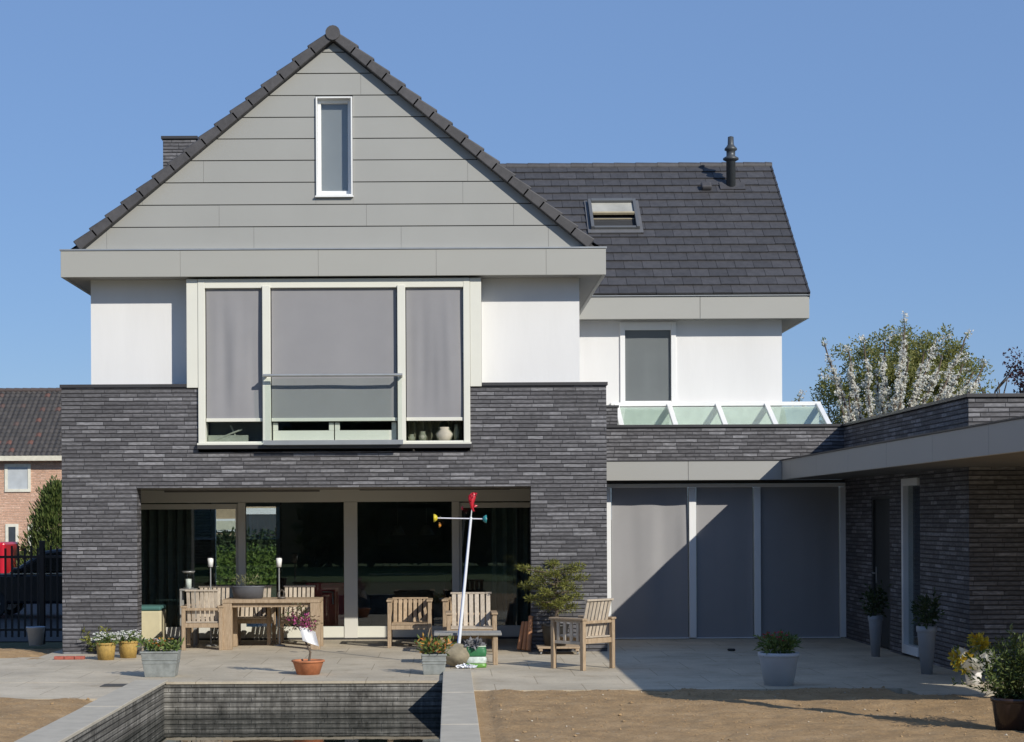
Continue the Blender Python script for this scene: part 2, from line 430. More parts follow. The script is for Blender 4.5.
# ------------------------------------------------------------------ the house
H = thing('house', 'large detached house with grey clad gable, dark brick base and white rendered walls', 'house', (-1.65, 0, 0))
BX0, BX1 = -5.54, 2.24; GX = -1.63
BL, BR = WX(198, 420, 0), WX(470, 420, 0)
OX0, OX1, OZ = -4.47, 1.157, 2.364
mb = MB()
mb.prism([(BX0, 0), (OX0, 0), (OX0, OZ), (OX1, OZ), (OX1, 0), (BX1, 0), (BX1, 3.8), (BR, 3.8), (BR, 2.87), (BL, 2.87), (BL, 3.8), (BX0, 3.8)], 0, .35)
mb.box(BX0, BX0 + .3, .35, 10.5, 0, 3.8); mb.box(BX1 - .3, BX1, .35, 6.0, 0, 3.8)
mb.box(BX1, 2.86, 4.9, 5.15, 3.0, 3.78)
for a, b, c, d in ((BX0, -4.8, 0, 3.8), (-3.42, BX1, 0, 3.8), (-4.8, -3.42, 0, .25), (-4.8, -3.42, 2.25, 3.8)): mb.box(a, b, 10.5, 10.8, c, d)
mb.build('brick_wall', BRICK, H)
mb = MB(); mb.box(BX0 - .02, BL, -.025, .34, 3.802, 3.845); mb.box(BX0 - .02, BX0 + .32, .3401, 10.5, 3.803, 3.844); mb.build('wall_coping', CAP, H)
mb = MB(); mb.box(BR, BX1 + .02, -.025, .34, 3.802, 3.845); mb.box(BX1 - .32, BX1 + .02, .3401, 5.2, 3.803, 3.844); mb.build('wall_coping', CAP, H)
MB().box(BX1 + .022, 2.88, 4.88, 5.17, 3.782, 3.82).build('wall_coping', CAP, H)
# white render, first floor
UX0, UX1, UY = WX(91, 340, .31), WX(579.5, 340, .31), .31
VL, VR = WX(186, 340, 0), WX(482, 340, 0)
mb = MB()
mb.box(UX0, VL, UY, UY + .2, 3.7, 5.5); mb.box(VR, UX1, UY, UY + .2, 3.7, 5.5)
mb.box(UX0, UX0 + .2, UY + .2, 10.4, 3.7, 5.5); mb.box(UX1 - .2, UX1, UY + .2, 10.4, 3.7, 5.5)
SX1 = WX(782, 370, 6.1); SY = 6.1
swx0, swx1 = WX(620, 365, SY), WX(676, 365, SY); swz1, swz0 = WZ(648, 322, SY), WZ(648, 406, SY)
mb.box(UX1, swx0, SY, SY + .2, 3.0, 5.5); mb.box(swx1, SX1, SY, SY + .2, 3.0, 5.5)
mb.box(swx0, swx1, SY, SY + .2, 3.0, swz0); mb.box(swx0, swx1, SY, SY + .2, swz1, 5.5)
mb.box(SX1 - .2, SX1, SY + .2, 12.7, 3.0, 5.5); mb.box(UX0, SX1, 12.5, 12.7, 3.0, 5.5)
mb.box(UX0, SX1, 10.4, 10.6, 3.8, 5.5)
mb.build('rendered_wall', WHITE, H)
# floors so that nothing is hollow
mb = MB(); mb.box(BX0 + .3, BX1 - .3, .36, 10.5, 2.45, 2.85); mb.box(UX0 + .2, UX1 - .2, .55, 10.4, 5.4, 5.5); mb.box(UX1, SX1 - .2, SY + .2, 12.4, 5.4, 5.5); mb.box(UX1, SX1 - .2, SY + .2, 12.4, 2.95, 3.05)
mb.build('floor_slab', plain('plaster floor', (.3, .29, .28)), H)
MB().box(BX0 + .3, BX1 - .3, .352, 2.79, 2.372, 2.445).build('porch_ceiling', SOFF, H)

# main roof ------------------------------------------------------
FY = -.14; FZ0, FZ1 = 5.36, 5.735; FX0, FX1 = WX(60.5, 264, FY), WX(606, 262, FY)
mb = MB()
xj = [FX0, WX(180, 260, FY), WX(318, 260, FY), WX(436, 260, FY), WX(546, 260, FY), FX1]
for a, b in zip(xj[:-1], xj[1:]): mb.box(a + .0012, b - .0012, FY, FY + .05, FZ0, FZ1)
mb.box(FX0, FX0 + .05, FY + .052, 10.9, FZ0, FZ1)
mb.box(FX1 - .05, FX1, FY + .052, 5.70, FZ0, FZ1)
mb.build('fascia', FASC, H, .004)
mb = MB(); mb.box(FX0 - .012, FX1 + .012, FY - .014, FY + .1, FZ1 + .002, FZ1 + .022)
mb.box(FX0 - .012, FX0 + .1, FY + .102, 10.9, FZ1 + .002, FZ1 + .022); mb.box(FX1 - .1, FX1 + .012, FY + .102, 5.6, FZ1 + .002, FZ1 + .022)
mb.build('gutter_edge', STEEL, H)
mb = MB(); mb.box(FX0 + .05, FX1 - .05, FY + .05, UY, FZ0 + .012, FZ0 + .04)
mb.box(FX0 + .05, UX0, UY, 10.9, FZ0 + .012, FZ0 + .04); mb.box(UX1, FX1 - .05, UY, 6.1, FZ0 + .012, FZ0 + .04)
mb.build('soffit', SOFF, H)
# gable cladding boards
HB, AP = 3.72, 8.755
def hw(z): return HB * (AP - z) / (AP - 5.74)
gy = -.03
gwx0, gwx1, gwz1, gwz0 = WX(316, 147, gy), WX(352.5, 147, gy), WZ(334, 97, gy), WZ(334, 196, gy)
mb = MB(); back = MB()
for a, b in ((-1, gwx0 - .002), (gwx1 + .002, 1)):
    if a == -1: back.prism([(GX - HB + .05, 5.745), (b, 5.745), (b, AP - .05 - abs(b - GX) * (AP - 5.74) / HB)], gy + .03, gy + .09)
    else: back.prism([(a, 5.745), (GX + HB - .05, 5.745), (a, AP - .05 - abs(a - GX) * (AP - 5.74) / HB)], gy + .03, gy + .09)
back.box(gwx0 - .001, gwx1 + .001, gy + .03, gy + .09, 5.745, gwz0 - .002); back.prism([(gwx0, gwz1 + .002), (gwx1, gwz1 + .002), (gwx1, AP - .4), (GX, AP - .1), (gwx0, AP - .4)], gy + .03, gy + .09)
lines = [248.6, 226.3, 204.3, 182, 160, 138.4, 117, 95.2, 73.3, 52.2]
zl = [WZ(332, y, gy) for y in lines] + [AP]
zl[0] = 5.745
rb = random.Random(3)
for k in range(len(zl) - 1):
    z0, z1 = zl[k] + (.006 if k else 0), zl[k + 1] - .008
    if k == len(zl) - 2: z1 = AP
    segs = [(-99, 99)]
    if z0 < gwz1 and z1 > gwz0: segs = [(-99, gwx0 - .004), (gwx1 + .004, 99)]
    for a, b in segs:
        cuts = [a]; x = -5.4 + rb.uniform(0, 2.2)
        while x < 2.2:
            if a + .4 < x < b - .4: cuts.append(x)
            x += 2.1
        cuts.append(b)
        for c0, c1 in zip(cuts[:-1], cuts[1:]):
            lo0, lo1 = max(c0 + .0015, GX - hw(z0)), min(c1 - .0015, GX + hw(z0))
            hi0, hi1 = max(c0 + .0015, GX - hw(z1)), min(c1 - .0015, GX + hw(z1))
            if lo1 - lo0 < .02: continue
            jy = rb.uniform(-.002, .002)
            zt = z1
            if hi1 <= hi0 + .003:   # corner piece
                if hi0 > GX: zt = AP - (lo0 - GX) / HB * (AP - 5.74); poly = [(lo0, z0), (lo1, z0), (lo0, min(zt, z1))]
                elif hi1 < GX: zt = AP - (GX - lo1) / HB * (AP - 5.74); poly = [(lo0, z0), (lo1, z0), (lo1, min(zt, z1))]
                else: poly = [(lo0, z0), (lo1, z0), (GX, z1)]
            else:
                poly = [(lo0, z0), (lo1, z0)]
                if hi1 < lo1 - .003 and c1 < GX + hw(z0) and c1 > GX + hw(z1): poly.append((lo1, AP - (lo1 - GX) / HB * (AP - 5.74)))
                poly.append((hi1, z1)); poly.append((hi0, z1))
                if hi0 > lo0 + .003 and c0 > GX - hw(z0) and c0 < GX - hw(z1): poly.append((lo0, AP - (GX - lo0) / HB * (AP - 5.74)))
            mb.prism(poly, gy + jy, gy + .029)
kb = max(k for k in range(len(zl) - 1) if zl[k] < gwz0 - .03)
mb.prism([(gwx0 - .0035, zl[kb] + .006), (gwx1 + .0035, zl[kb] + .006), (gwx1 + .0035, gwz0 - .03), (gwx0 - .0035, gwz0 - .03)], gy, gy + .029)
mb.build('gable_cladding', ZINC, H)
back.build('cladding_backing', CAP, H)
# roof slopes, laid as courses of tiles
def slope_courses(mb, x_e, z_e, x_r, z_r, y0, y1, n, th=.035):
    for k in range(n):
        a, b = k / n, (k + 1.25) / n
        xa, xb = x_e + (x_r - x_e) * a, x_e + (x_r - x_e) * min(b, 1); za, zb = z_e + (z_r - z_e) * a, z_e + (z_r - z_e) * min(b, 1)
        mb.add([(xa, y0, za + .05), (xa, y1, za + .05), (xb, y1, zb + .02), (xb, y0, zb + .02), (xa, y0, za + .05 - th), (xa, y1, za + .05 - th)], [(0, 1, 2, 3), (0, 4, 5, 1)])
mb = MB(); zr = AP + .0
slope_courses(mb, GX - HB - .1, 5.74, GX, zr, .15, 10.9, 16); slope_courses(mb, GX + HB + .1, 5.74, GX, zr, .15, 10.9, 16)
mb.prism([(GX - HB - .02, 5.74), (GX + HB + .02, 5.74), (GX, zr - .02)], .25, 10.9)
mb.build('main_roof', ROOFT, H)
mb = MB()
for sgn in (-1, 1):
    e = Vector((GX + sgn * (HB - .13), 0, 5.75)); a = Vector((GX + sgn * .03, 0, AP - .06)); d = (a - e)
    L = d.length; d.normalize(); nrm = Vector((sgn * -1 * -d.z * 1, 0, abs(d.x))); nrm = Vector((sgn * d.z, 0, abs(d.x))).normalized()
    n = 16; g = L / n
    for k in range(n):
        p0 = e + d * (g * k - .015); p1 = e + d * (g * (k + 1) + .03)
        b0, t0, b1, t1 = .0, .165, .0, .125
        vs = []
        for yy in (-.15, -.135, .2):
            tt = .97 if yy == -.15 else 1
            vs += [p0 + nrm * b0, p0 + nrm * t0 * tt, p1 + nrm * t1 * tt, p1 + nrm * b1]
            for q in vs[-4:]: q.y = yy
        fs = [(0, 1, 2, 3), (11, 10, 9, 8)]
        for r in (0, 4):
            for q in range(4): fs.append((r + q, r + (q + 1) % 4, r + 4 + (q + 1) % 4, r + 4 + q))
        mb.add(vs, fs)
mb.build('verge_tiles', VERGE, H, .012)
mb = MB()
yy = -.17
while yy < 10.8:
    mb.tube([(GX, yy, AP + .055), (GX, yy + .42, AP + .05)], [.105, .098], 14); yy += .39
mb.build('ridge_tiles', VERGE, H)
mb = MB()
for sgn in (-1, 1): mb.bar((GX + sgn * (HB - .02), gy + .01, 5.75), (GX, gy + .01, AP - .03), .03, .05)
mb.build('verge_shadow_strip', CAP, H)  # dark strips painting the shadow line under the verge tiles
# gable window
mb = MB(); t_ = .022; pj = .035
mb.box(gwx0, gwx0 + t_, gy - pj, gy + .26, gwz0, gwz1); mb.box(gwx1 - t_, gwx1, gy - pj, gy + .26, gwz0, gwz1); mb.box(gwx0 + t_, gwx1 - t_, gy - pj, gy + .26, gwz1 - t_, gwz1); mb.box(gwx0 + t_, gwx1 - t_, gy - pj, gy + .26, gwz0, gwz0 + t_)
gwo = mb.build('gable_window', FRAMEW, H, .004)
mb = MB(); a, b, c0, c1 = gwx0 + t_ + .001, gwx1 - t_ - .001, gwz0 + t_ + .001, gwz1 - t_ - .001
mb.box(a, a + .045, gy + .06, gy + .16, c0, c1); mb.box(b - .045, b, gy + .06, gy + .16, c0, c1); mb.box(a + .045, b - .045, gy + .06, gy + .16, c1 - .05, c1); mb.box(a + .045, b - .045, gy + .06, gy + .16, c0, c0 + .06)
mb.build('frame', FRAMEW, gwo, .005)
MB().box(a + .04, b - .04, gy + .10, gy + .11, c0 + .055, c1 - .045).build('pane', GLASSC, gwo)
MB().box(a + .04, b - .04, gy + .145, gy + .15, c0 + .055, c1 - .045).build('blind', plain('pale grey blind', (.27, .285, .29), .9, .08, 1.5), gwo)
MB().box(gwx0 - .012, gwx1 + .012, gy - .055, gy + .0, gwz0 - .022, gwz0 - .002).build('sill', FRAMEW, gwo)
# chimney
cx0, cx1 = WX(163, 150, 6), WX(196, 150, 6); cz = WZ(180, 139, 6)
MB().box(cx0, cx1, 6, 6.6, 6.0, cz).build('chimney', BRICK, H)
MB().box(cx0 - .03, cx1 + .03, 5.97, 6.63, cz + .002, cz + .05).build('chimney_cap', CAP, H)

# bay window ------------------------------------------------------
by = -.04
def fold_sheet(mb, x0, x1, z0, z1, y, amp, seed, th=.004, nx=40, nzz=14):
    vs = []; fs = []
    for s_ in (0, 1):
        for j in range(nzz + 1):
            for i in range(nx + 1):
                u = i / nx; v = j / nzz
                yy = y + amp * math.sin(3.14 * v) ** .7 * (noise.noise((u * 3.2 + seed, v * .5, seed)) * 1.1 + .3 * noise.noise((u * 7 + seed, v, 4.0)))
                vs.append((x0 + (x1 - x0) * u, yy + s_ * th, z0 + (z1 - z0) * v))
    n = (nx + 1) * (nzz + 1)
    for j in range(nzz):
        for i in range(nx):
            a = j * (nx + 1) + i
            fs.append((a, a + 1, a + nx + 2, a + nx + 1)); fs.append((n + a, n + a + nx + 1, n + a + nx + 2, n + a + 1))
    mb.add(vs, fs, True)
def bx(x): return WX(x, 360, by)
def bz(y): return WZ(335, y, by)
zt, zb = FZ0 + .01, bz(448.5); zl_ = bz(387)
mb = MB()
mb.box(bx(198), bx(205), by, by + .3, zb + .06, zt - .03); mb.box(bx(463.5), bx(470), by, by + .3, zb + .06, zt - .03)
mb.box(bx(262.5), bx(270.5), by - .02, by + .25, zb + .06, bz(285.5)); mb.box(bx(397.5), bx(405.5), by - .02, by + .25, zb + .06, bz(285.5))
mb.box(bx(205), bx(463.5), by + .004, by + .3, bz(287.5), zt - .03)
for a, b in ((205, 262.5), (270.5, 397.5), (405.5, 463.5)): mb.box(bx(a), bx(b), by + .01, by + .25, zb + .06, bz(441))
bay = mb.build('bay_window', FRAME, H, .006)
for a, b in ((bx(186.5), bx(198) - .003), (bx(470) + .003, bx(481.5))): MB().box(a, b, by + .01, UY, zl_, zt - .03).build('side_panel', FRAME, bay, .005)
mb = MB(); mb.box(bx(197), bx(471), by - .05, .34, zb, zb + .055); mb.build('sill', CAP, bay, .004)
mb = MB(); mb.box(bx(197) , bx(471), by - .035, by + .2, zb + .058, zb + .085); mb.build('sill_flashing', FRAME, bay)
for i, (a, b) in enumerate(((205, 262.5), (270.5, 397.5), (405.5, 463.5))):
    s_ = MB(); fold_sheet(s_, bx(a) + .012, bx(b) - .012, bz(418.5), bz(287.5), by + .06, .035 if i != 1 else .012, 2.3 + i * 5.1)
    s_.build('screen_blind', SCREEN, bay)
    MB().box(bx(a) + .008, bx(b) - .008, by + .035, by + .075, bz(421), bz(417.6)).build('blind_bar', FRAME, bay, .004)
    MB().box(bx(a), bx(b), by + .16, by + .17, bz(441), bz(287.5)).build('pane', GLASS, bay)
# casement sashes seen under the middle screen
for a, b in ((272, 333), (334, 396)):
    mb = MB(); mb.box(bx(a), bx(b), by + .105, by + .155, bz(440.6), bz(430)); mb.box(bx(a), bx(a) + .07, by + .105, by + .155, bz(430), bz(422)); mb.box(bx(b) - .07, bx(b), by + .105, by + .155, bz(430), bz(422))
    mb.build('casement', FRAME, bay, .005)
# glass balustrade
MB().box(bx(266), bx(402), by - .16, by - .148, bz(440), bz(379)).build('balustrade_glass', glassmat('balustrade glass', (.93, .955, .945), .02), bay)
mb = MB(); mb.tube([(bx(264), by - .154, bz(376)), (bx(402.5), by - .154, bz(376))], .022, 10)
mb.box(bx(264), bx(403), by - .165, by - .143, bz(445), bz(440.5))
for x in (266, 401.5):
    for y in (376, 443): mb.box(bx(x) - .015, bx(x) + .015, by - .16, by - .02, bz(y) - .02, bz(y) + .02)
mb.build('balustrade_rail', STEEL, bay)
mb = MB(); mb.box(VL + .02, VR - .02, 1.6, 1.65, 2.86, 5.39); mb.build('bedroom_wall', plain('bedroom wall', (.12, .11, .1)), H)
LEDGE = plain('cream pottery', (.46, .42, .34), .7, .2, 6)
for x, w_, h_, lb in ((411, .05, .10, 'small cream pot at the left on the inner ledge of the right bay pane'), (422, .06, .14, 'round cream pot on the inner ledge of the right bay pane'), (444, .13, .20, 'wide cream vase in the middle of the inner ledge of the right bay pane'), (456, .04, .24, 'thin tall cream vase at the right on the inner ledge of the right bay pane')):
    q = MB(); q.lathe((bx(x), by + .22, bz(441)), [(0, 0), (w_ * .7, 0), (w_, h_ * .5), (w_ * .6, h_ * .85), (w_ * .7, h_), (0, h_)], 14); solo(q, 'ledge_pot', LEDGE, lb, 'pot', 'cream pots on the bay ledge')
mb = MB(); vs = []; fs = []; n = 60
for i in range(n + 1):
    u = i / n; X = bx(407) + (bx(462) - bx(407)) * u; yy = by + .30 + .035 * math.sin(u * 40) + .015 * math.sin(u * 83); vs += [(X, yy, bz(441) + .01), (X, yy, bz(300))]
for i in range(n): fs.append((2 * i, 2 * i + 2, 2 * i + 3, 2 * i + 1))
mb.add(vs, fs, True); mb.build('curtain', plain('brown curtain', (.21, .18, .13), .9), bay)
mb = MB(); mb.box(bx(206), bx(262), by + .42, by + .43, bz(441) + .01, bz(300)); mb.build('curtain', plain('grey net', (.24, .235, .23), .9, .15, 5), bay)
MB().box(bx(197), bx(471), by + .175, by + .6, zb + .03, bz(441) - .002).build('inner_ledge', FRAME, bay)
q = MB(); q.bar((bx(208), by + .24, bz(440.5)), (bx(240), by + .24, bz(428)), .10, .02); q.bar((bx(236), by + .26, bz(440)), (bx(228), by + .26, bz(424)), .08, .02); q.box(bx(206), bx(246), by + .20, by + .30, bz(441), bz(434)); solo(q, 'folded_cloth', plain('pale cloth', (.5, .48, .43), .9, .2, 10), 'pale folded cloth lying behind the left bay pane', 'cloth')

# ground floor sliding doors -------------------------------------------
dy = 2.8
def dx(x): return WX(x, 560, dy)
def dz(y): return WZ(340, y, dy)
mb = MB()
hz = dz(502); L0, L1 = BX0 + .31, BX1 - .31
mb.box(L0, L1, dy, dy + .14, hz, 2.44)
for a, b in ((238, 245.5), (344, 357.5), (452, 459.5)): mb.box(dx(a), dx(b), dy - .01, dy + .14, 0.0, hz)
fr = mb.build('sliding_door', FRAMEG, H, .005)
for a, b in ((245.5, 344), (357.5, 452)): MB().box(dx(a), dx(b), dy + .004, dy + .12, .03, dz(626.5)).build('bottom_rail', FRAME, fr, .005)
for a, b in ((None, 238), (459.5, None)):
    mb = MB()
    A = L0 if a is None else dx(a); B = L1 if b is None else dx(b)
    mb.box(A, B, dy + .03, dy + .1, dz(508.5), hz - .02); mb.box(A, B, dy + .03, dy + .1, .03, dz(626.5)); mb.box(A - .0, A + .04, dy + .03, dy + .1, dz(626.5) - .001, dz(508.5) + .001); mb.box(B - .04, B, dy + .03, dy + .1, dz(626.5) - .001, dz(508.5) + .001)
    mb.build('sash_frame', FRAMEG, fr, .005)
MB().box(L0, L1, dy - .02, dy + .15, -.01, .028).build('threshold', CAP, fr)
for a, b, g_ in ((L0, dx(238), .07), (dx(245.5), dx(344), .05), (dx(357.5), dx(452), .05), (dx(459.5), L1, .07)):
    MB().box(a, b, dy + g_, dy + g_ + .012, dz(626.5), hz).build('pane', GLASSD, fr)
for a, b, c in ((165, 320, 491.6), (360, 510, 490.6)): MB().box(dx(a), dx(b), dy - .035, dy - .003, dz(c), dz(c - 2.6)).build('blind_slot', plain('slot lining', (.16, .15, .14)), fr)
# room behind
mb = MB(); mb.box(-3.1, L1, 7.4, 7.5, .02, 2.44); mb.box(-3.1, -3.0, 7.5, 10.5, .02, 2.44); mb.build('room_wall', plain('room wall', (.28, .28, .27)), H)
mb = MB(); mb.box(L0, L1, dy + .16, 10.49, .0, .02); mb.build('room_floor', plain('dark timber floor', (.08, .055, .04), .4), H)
mb = MB(); mb.box(-4.8, -4.72, 10.5, 10.62, .25, 2.25); mb.box(-3.5, -3.42, 10.5, 10.62, .25, 2.25); mb.box(-4.72, -3.5, 10.5, 10.62, .25, .33); mb.box(-4.72, -3.5, 10.5, 10.62, 2.17, 2.25)
bw_ = mb.build('street_window', FRAMEW, H); MB().box(-4.73, -3.49, 10.55, 10.56, .32, 2.18).build('pane', GLASSC, bw_)
CURT = plain('dark green grey curtain', (.17, .20, .18), .9)
for x0, x1, sd in ((L0 + .05, dx(192), 1.0), (dx(492), L1 - .05, 8.0)):
    mb = MB(); vs = []; fs = []; n = 90
    for i in range(n + 1):
        u = i / n; X = x0 + (x1 - x0) * u; yy = 3.15 + .05 * math.sin(u * 46 + sd) + .02 * math.sin(u * 91)
        vs += [(X, yy, .04), (X, yy, 2.36)]
    for i in range(n): fs.append((2 * i, 2 * i + 2, 2 * i + 3, 2 * i + 1))
    mb.add(vs, fs, True); mb.build('curtain', CURT, H)
cab = MB(); kx0, kx1 = WX(306, 600, 3.6), WX(350, 600, 3.6); cab.box(kx0, kx1, 3.6, 4.05, .02, WZ(320, 583, 3.6))
RED = plain('maroon lacquer', (.40, .015, .035), .35, .1, 4)
co_ = cab.build('cupboard', RED, H, .006)
kz = WZ(320, 592, 3.6); kx = WX(330, 592, 3.6)
mb = MB(); mb.tube([(kx - .12, 3.57, kz), (kx + .05, 3.57, kz), (kx + .05, 3.57, kz - .2)], .014, 8); mb.tube([(kx - .12, 3.57, kz), (kx - .12, 3.6, kz)], .01, 6); mb.build('handle', STEEL, co_)

isl = MB().box(dx(362), dx(446), 5.6, 6.3, .02, .93).build('kitchen_counter', plain('dark kitchen front', (.07, .065, .06), .4, .1, 3), H)
MB().box(dx(360), dx(448), 5.56, 6.34, .932, .97).build('counter_top', plain('pale stone top', (.30, .29, .28), .3, .1, 3), isl)
mb = MB(); mb.box(dx(366), dx(440), 7.0, 7.38, 1.45, 2.1); mb.build('wall_cupboard', plain('grey cupboard', (.16, .17, .17), .4, .1, 2), H)
for x in (392, 424):
    mb = MB(); mb.lathe((dx(x), 5.9, 1.62), [(.0, .17), (.05, .17), (.15, .0), (.145, .0), (.04, .15)], 16); mb.tube([(dx(x), 5.9, 1.78), (dx(x), 5.9, 2.44)], .006, 5); mb.build('pendant_lamp', plain('brushed lamp shade', (.35, .35, .34), .35), H)
# rear block: roof, fascia, window ---------------------------------------
EY = 5.72; SF1 = WX(809.5, 305, EY)
mb = MB(); xs_ = [WX(560, 305, EY), WX(700, 305, EY), SF1]
for a, b in zip(xs_[:-1], xs_[1:]): mb.box(a + .003, b - .003, EY, EY + .05, FZ0 + .015, FZ1 + .035)
mb.box(SF1 - .05, SF1, EY + .052, 13.1, FZ0 + .015, FZ1 + .035)
mb.build('fascia', FASC, H, .004)
MB().box(WX(560, 305, EY), SF1 + .01, EY - .03, EY + .06, FZ1 + .037, FZ1 + .05).build('gutter_edge', STEEL, H)
MB().box(FX1 - .05, SF1 + .0, EY + .02, EY + .22, FZ1 + .052, FZ1 + .10).build('gutter', CAP, H)
mb = MB(); mb.box(FX1 - .05, SF1 - .05, EY + .05, SY, FZ0 + .03, FZ0 + .05); mb.box(SX1, SF1 - .05, SY, 13.1, FZ0 + .03, FZ0 + .05); mb.build('soffit', SOFF, H)
RY, RZ = 9.40, 8.75; ez = FZ1 + .05
X0r, X1r = GX + 1.5, SF1 - .03
run, rise = RY - (EY - .02), RZ - ez; SL = math.hypot(run, rise); pit = math.atan2(rise, run)
MS = Matrix.Translation((0, EY - .02, ez)) @ Matrix.Rotation(pit, 4, 'X')     # local: x along, y up the slope, z out
mb = MB(); nrow = 17; gq = SL / nrow; tw = .33; rt = random.Random(11)
for k in range(nrow):
    x = X1r; off = tw / 2 if k % 2 else 0
    first = True
    while x > X0r:
        ww = tw if not (first and off) else off
        first = False
        j = rt.uniform(-.0025, .0025); j2 = rt.uniform(-.004, .004)
        y0, y1 = gq * k + j2, min(gq * (k + 1) + .06, SL)
        vs = [(x - ww + .003, y0, .052 + j), (x - .003, y0, .052 + j), (x - .003, y1, .022 + j), (x - ww + .003, y1, .022 + j),
              (x - ww + .003, y0, .018), (x - .003, y0, .018), (x - .003, y1, 0), (x - ww + .003, y1, 0)]
        mb.add([MS @ Vector(v) for v in vs], [(0, 1, 2, 3), (0, 4, 5, 1), (1, 5, 6, 2), (0, 3, 7, 4)])
        x -= ww
mb.build('rear_roof', ROOFT, H)
def on_slope(px_, py_, out=.0):
    lo, hi = 0, SL
    for _ in range(40):
        mid = (lo + hi) / 2; P = MS @ Vector((0, mid, .04))
        X, Z = W(px_, py_, P.y)
        if Z > P.z: lo = mid
        else: hi = mid
    return X, lo
mb = MB(); poly = [(EY + .05, ez - .02), (RY, RZ - .03), (2 * RY - EY, ez - .02)]
n = 3; vs = [(X0r, y, z) for y, z in poly] + [(X1r - .08, y, z) for y, z in poly]
mb.add(vs, [(0, 1, 2), (5, 4, 3), (0, 3, 4, 1), (1, 4, 5, 2), (2, 5, 3, 0)])
mb.build('rear_roof_core', CAP, H)
mb = MB(); x = X0r
while x < X1r - .02:
    x2 = min(x + .42, X1r + .03); mb.tube([(x, RY, RZ + .0), (x2 + .01, RY, RZ - .004)], [.085, .08], 12); x = x2 - .0
mb.build('rear_ridge_tiles', VERGE, H)
mb = MB()
for k in range(nrow):
    y0 = gq * k; mb.add([MS @ Vector(v) for v in [(X1r, y0 - .01, .06), (X1r + .035, y0 - .01, .06), (X1r + .035, y0 + gq + .03, .035), (X1r, y0 + gq + .03, .035), (X1r, y0 - .01, -.10), (X1r + .035, y0 - .01, -.10), (X1r + .035, y0 + gq + .03, -.10), (X1r, y0 + gq + .03, -.10)]],
        [(0, 1, 2, 3), (4, 7, 6, 5), (0, 4, 5, 1), (1, 5, 6, 2), (2, 6, 7, 3), (3, 7, 4, 0)])
mb.build('rear_verge', CAP, H)
# roof window
xa, ya = on_slope(591, 231); xb, yb = on_slope(635, 203)
mb = MB()
def sbox(mb, x0, x1, y0, y1, z0, z1): mb.box(x0, x1, y0, y1, z0, z1, MS)
sbox(mb, xa, xa + .06, ya, yb, .03, .14); sbox(mb, xb - .06, xb, ya, yb, .03, .14); sbox(mb, xa + .06, xb - .06, yb - .09, yb, .03, .15); sbox(mb, xa + .06, xb - .06, ya, ya + .06, .03, .12)
rwn = mb.build('roof_window', plain('grey aluminium', (.13, .135, .14), .5, .06, 4, metal=.2), H, .006)
mb = MB(); sbox(mb, xa - .06, xa - .004, ya - .12, yb + .05, .04, .07); sbox(mb, xb + .004, xb + .06, ya - .12, yb + .05, .04, .07); sbox(mb, xa - .06, xb + .06, ya - .12, ya - .004, .05, .075)
mb.build('flashing', plain('lead flashing', (.12, .12, .125), .55), rwn)
ym = ya + (yb - ya) * .46
mb = MB(); sbox(mb, xa + .065, xb - .065, ya + .07, ym, .045, .05); mb.build('opening', DARK, rwn)  # dark sheet over the open half, colouring the space behind as unlit
mb = MB(); sbox(mb, xa + .065, xb - .065, ym + .04, yb - .1, .09, .1); mb.build('pane', plain('blind behind glass', (.40, .39, .34), .25, .2, 3), rwn)
mb = MB(); sbox(mb, xa + .065, xb - .065, ym - .01, ym + .035, .11, .16); sbox(mb, xa + .065, xb - .065, ym - .08, ym - .06, .052, .065); mb.build('sash', plain('timber sash', (.42, .36, .24)), rwn, .004)
# flue
xf, yf = on_slope(731, 186); P = MS @ Vector((xf, yf, .03))
zt_ = WZ(731, 136, P.y)
h = zt_ - P.z
mb = MB(); mb.lathe((P.x, P.y, P.z - .1), [(.0, 0), (.088, 0), (.088, .1 + h * .50), (.105, .1 + h * .505), (.15, .1 + h * .53), (.15, .1 + h * .56), (.085, .1 + h * .60), (.085, .1 + h * .70), (.12, .1 + h * .72), (.12, .1 + h * .75), (.075, .1 + h * .80), (.06, .1 + h * .83), (.055, .1 + h * .98), (.0, .1 + h)], 18)
fl = mb.build('flue_pipe', plain('dark flue metal', (.07, .078, .085), .45, .1, 4, metal=.3), H)
mb = MB(); sbox(mb, xf - .22, xf + .26, yf - .16, yf + .12, .054, .064); mb.build('flue_flashing', ROOFT, fl)
xv, yv = on_slope(706, 189); mb = MB(); sbox(mb, xv - .1, xv + .1, yv - .09, yv + .1, .05, .15); mb.build('vent_tile', VERGE, H, .03)
# rear window
def rx(x): return WX(x, 365, SY)
def rz_(y): return WZ(648, y, SY)
mb = MB(); mb.box(swx0, rx(625), SY - .03, SY + .1, swz0, swz1); mb.box(rx(671), swx1, SY - .03, SY + .1, swz0, swz1); mb.box(rx(625), rx(671), SY - .025, SY + .1, rz_(330), swz1); mb.box(rx(625), rx(671), SY - .025, SY + .1, swz0, rz_(401))
rw = mb.build('bedroom_window', FRAMEW, H, .006)
s_ = MB(); fold_sheet(s_, rx(625), rx(671), rz_(401), rz_(330), SY + .03, .01, 4.4); s_.build('screen_blind', plain('slate screen fabric', (.135, .15, .155), .8, .04, 3), rw)
MB().box(rx(624), rx(672), SY + .06, SY + .07, swz0 + .05, swz1 - .05).build('pane', GLASS, rw)

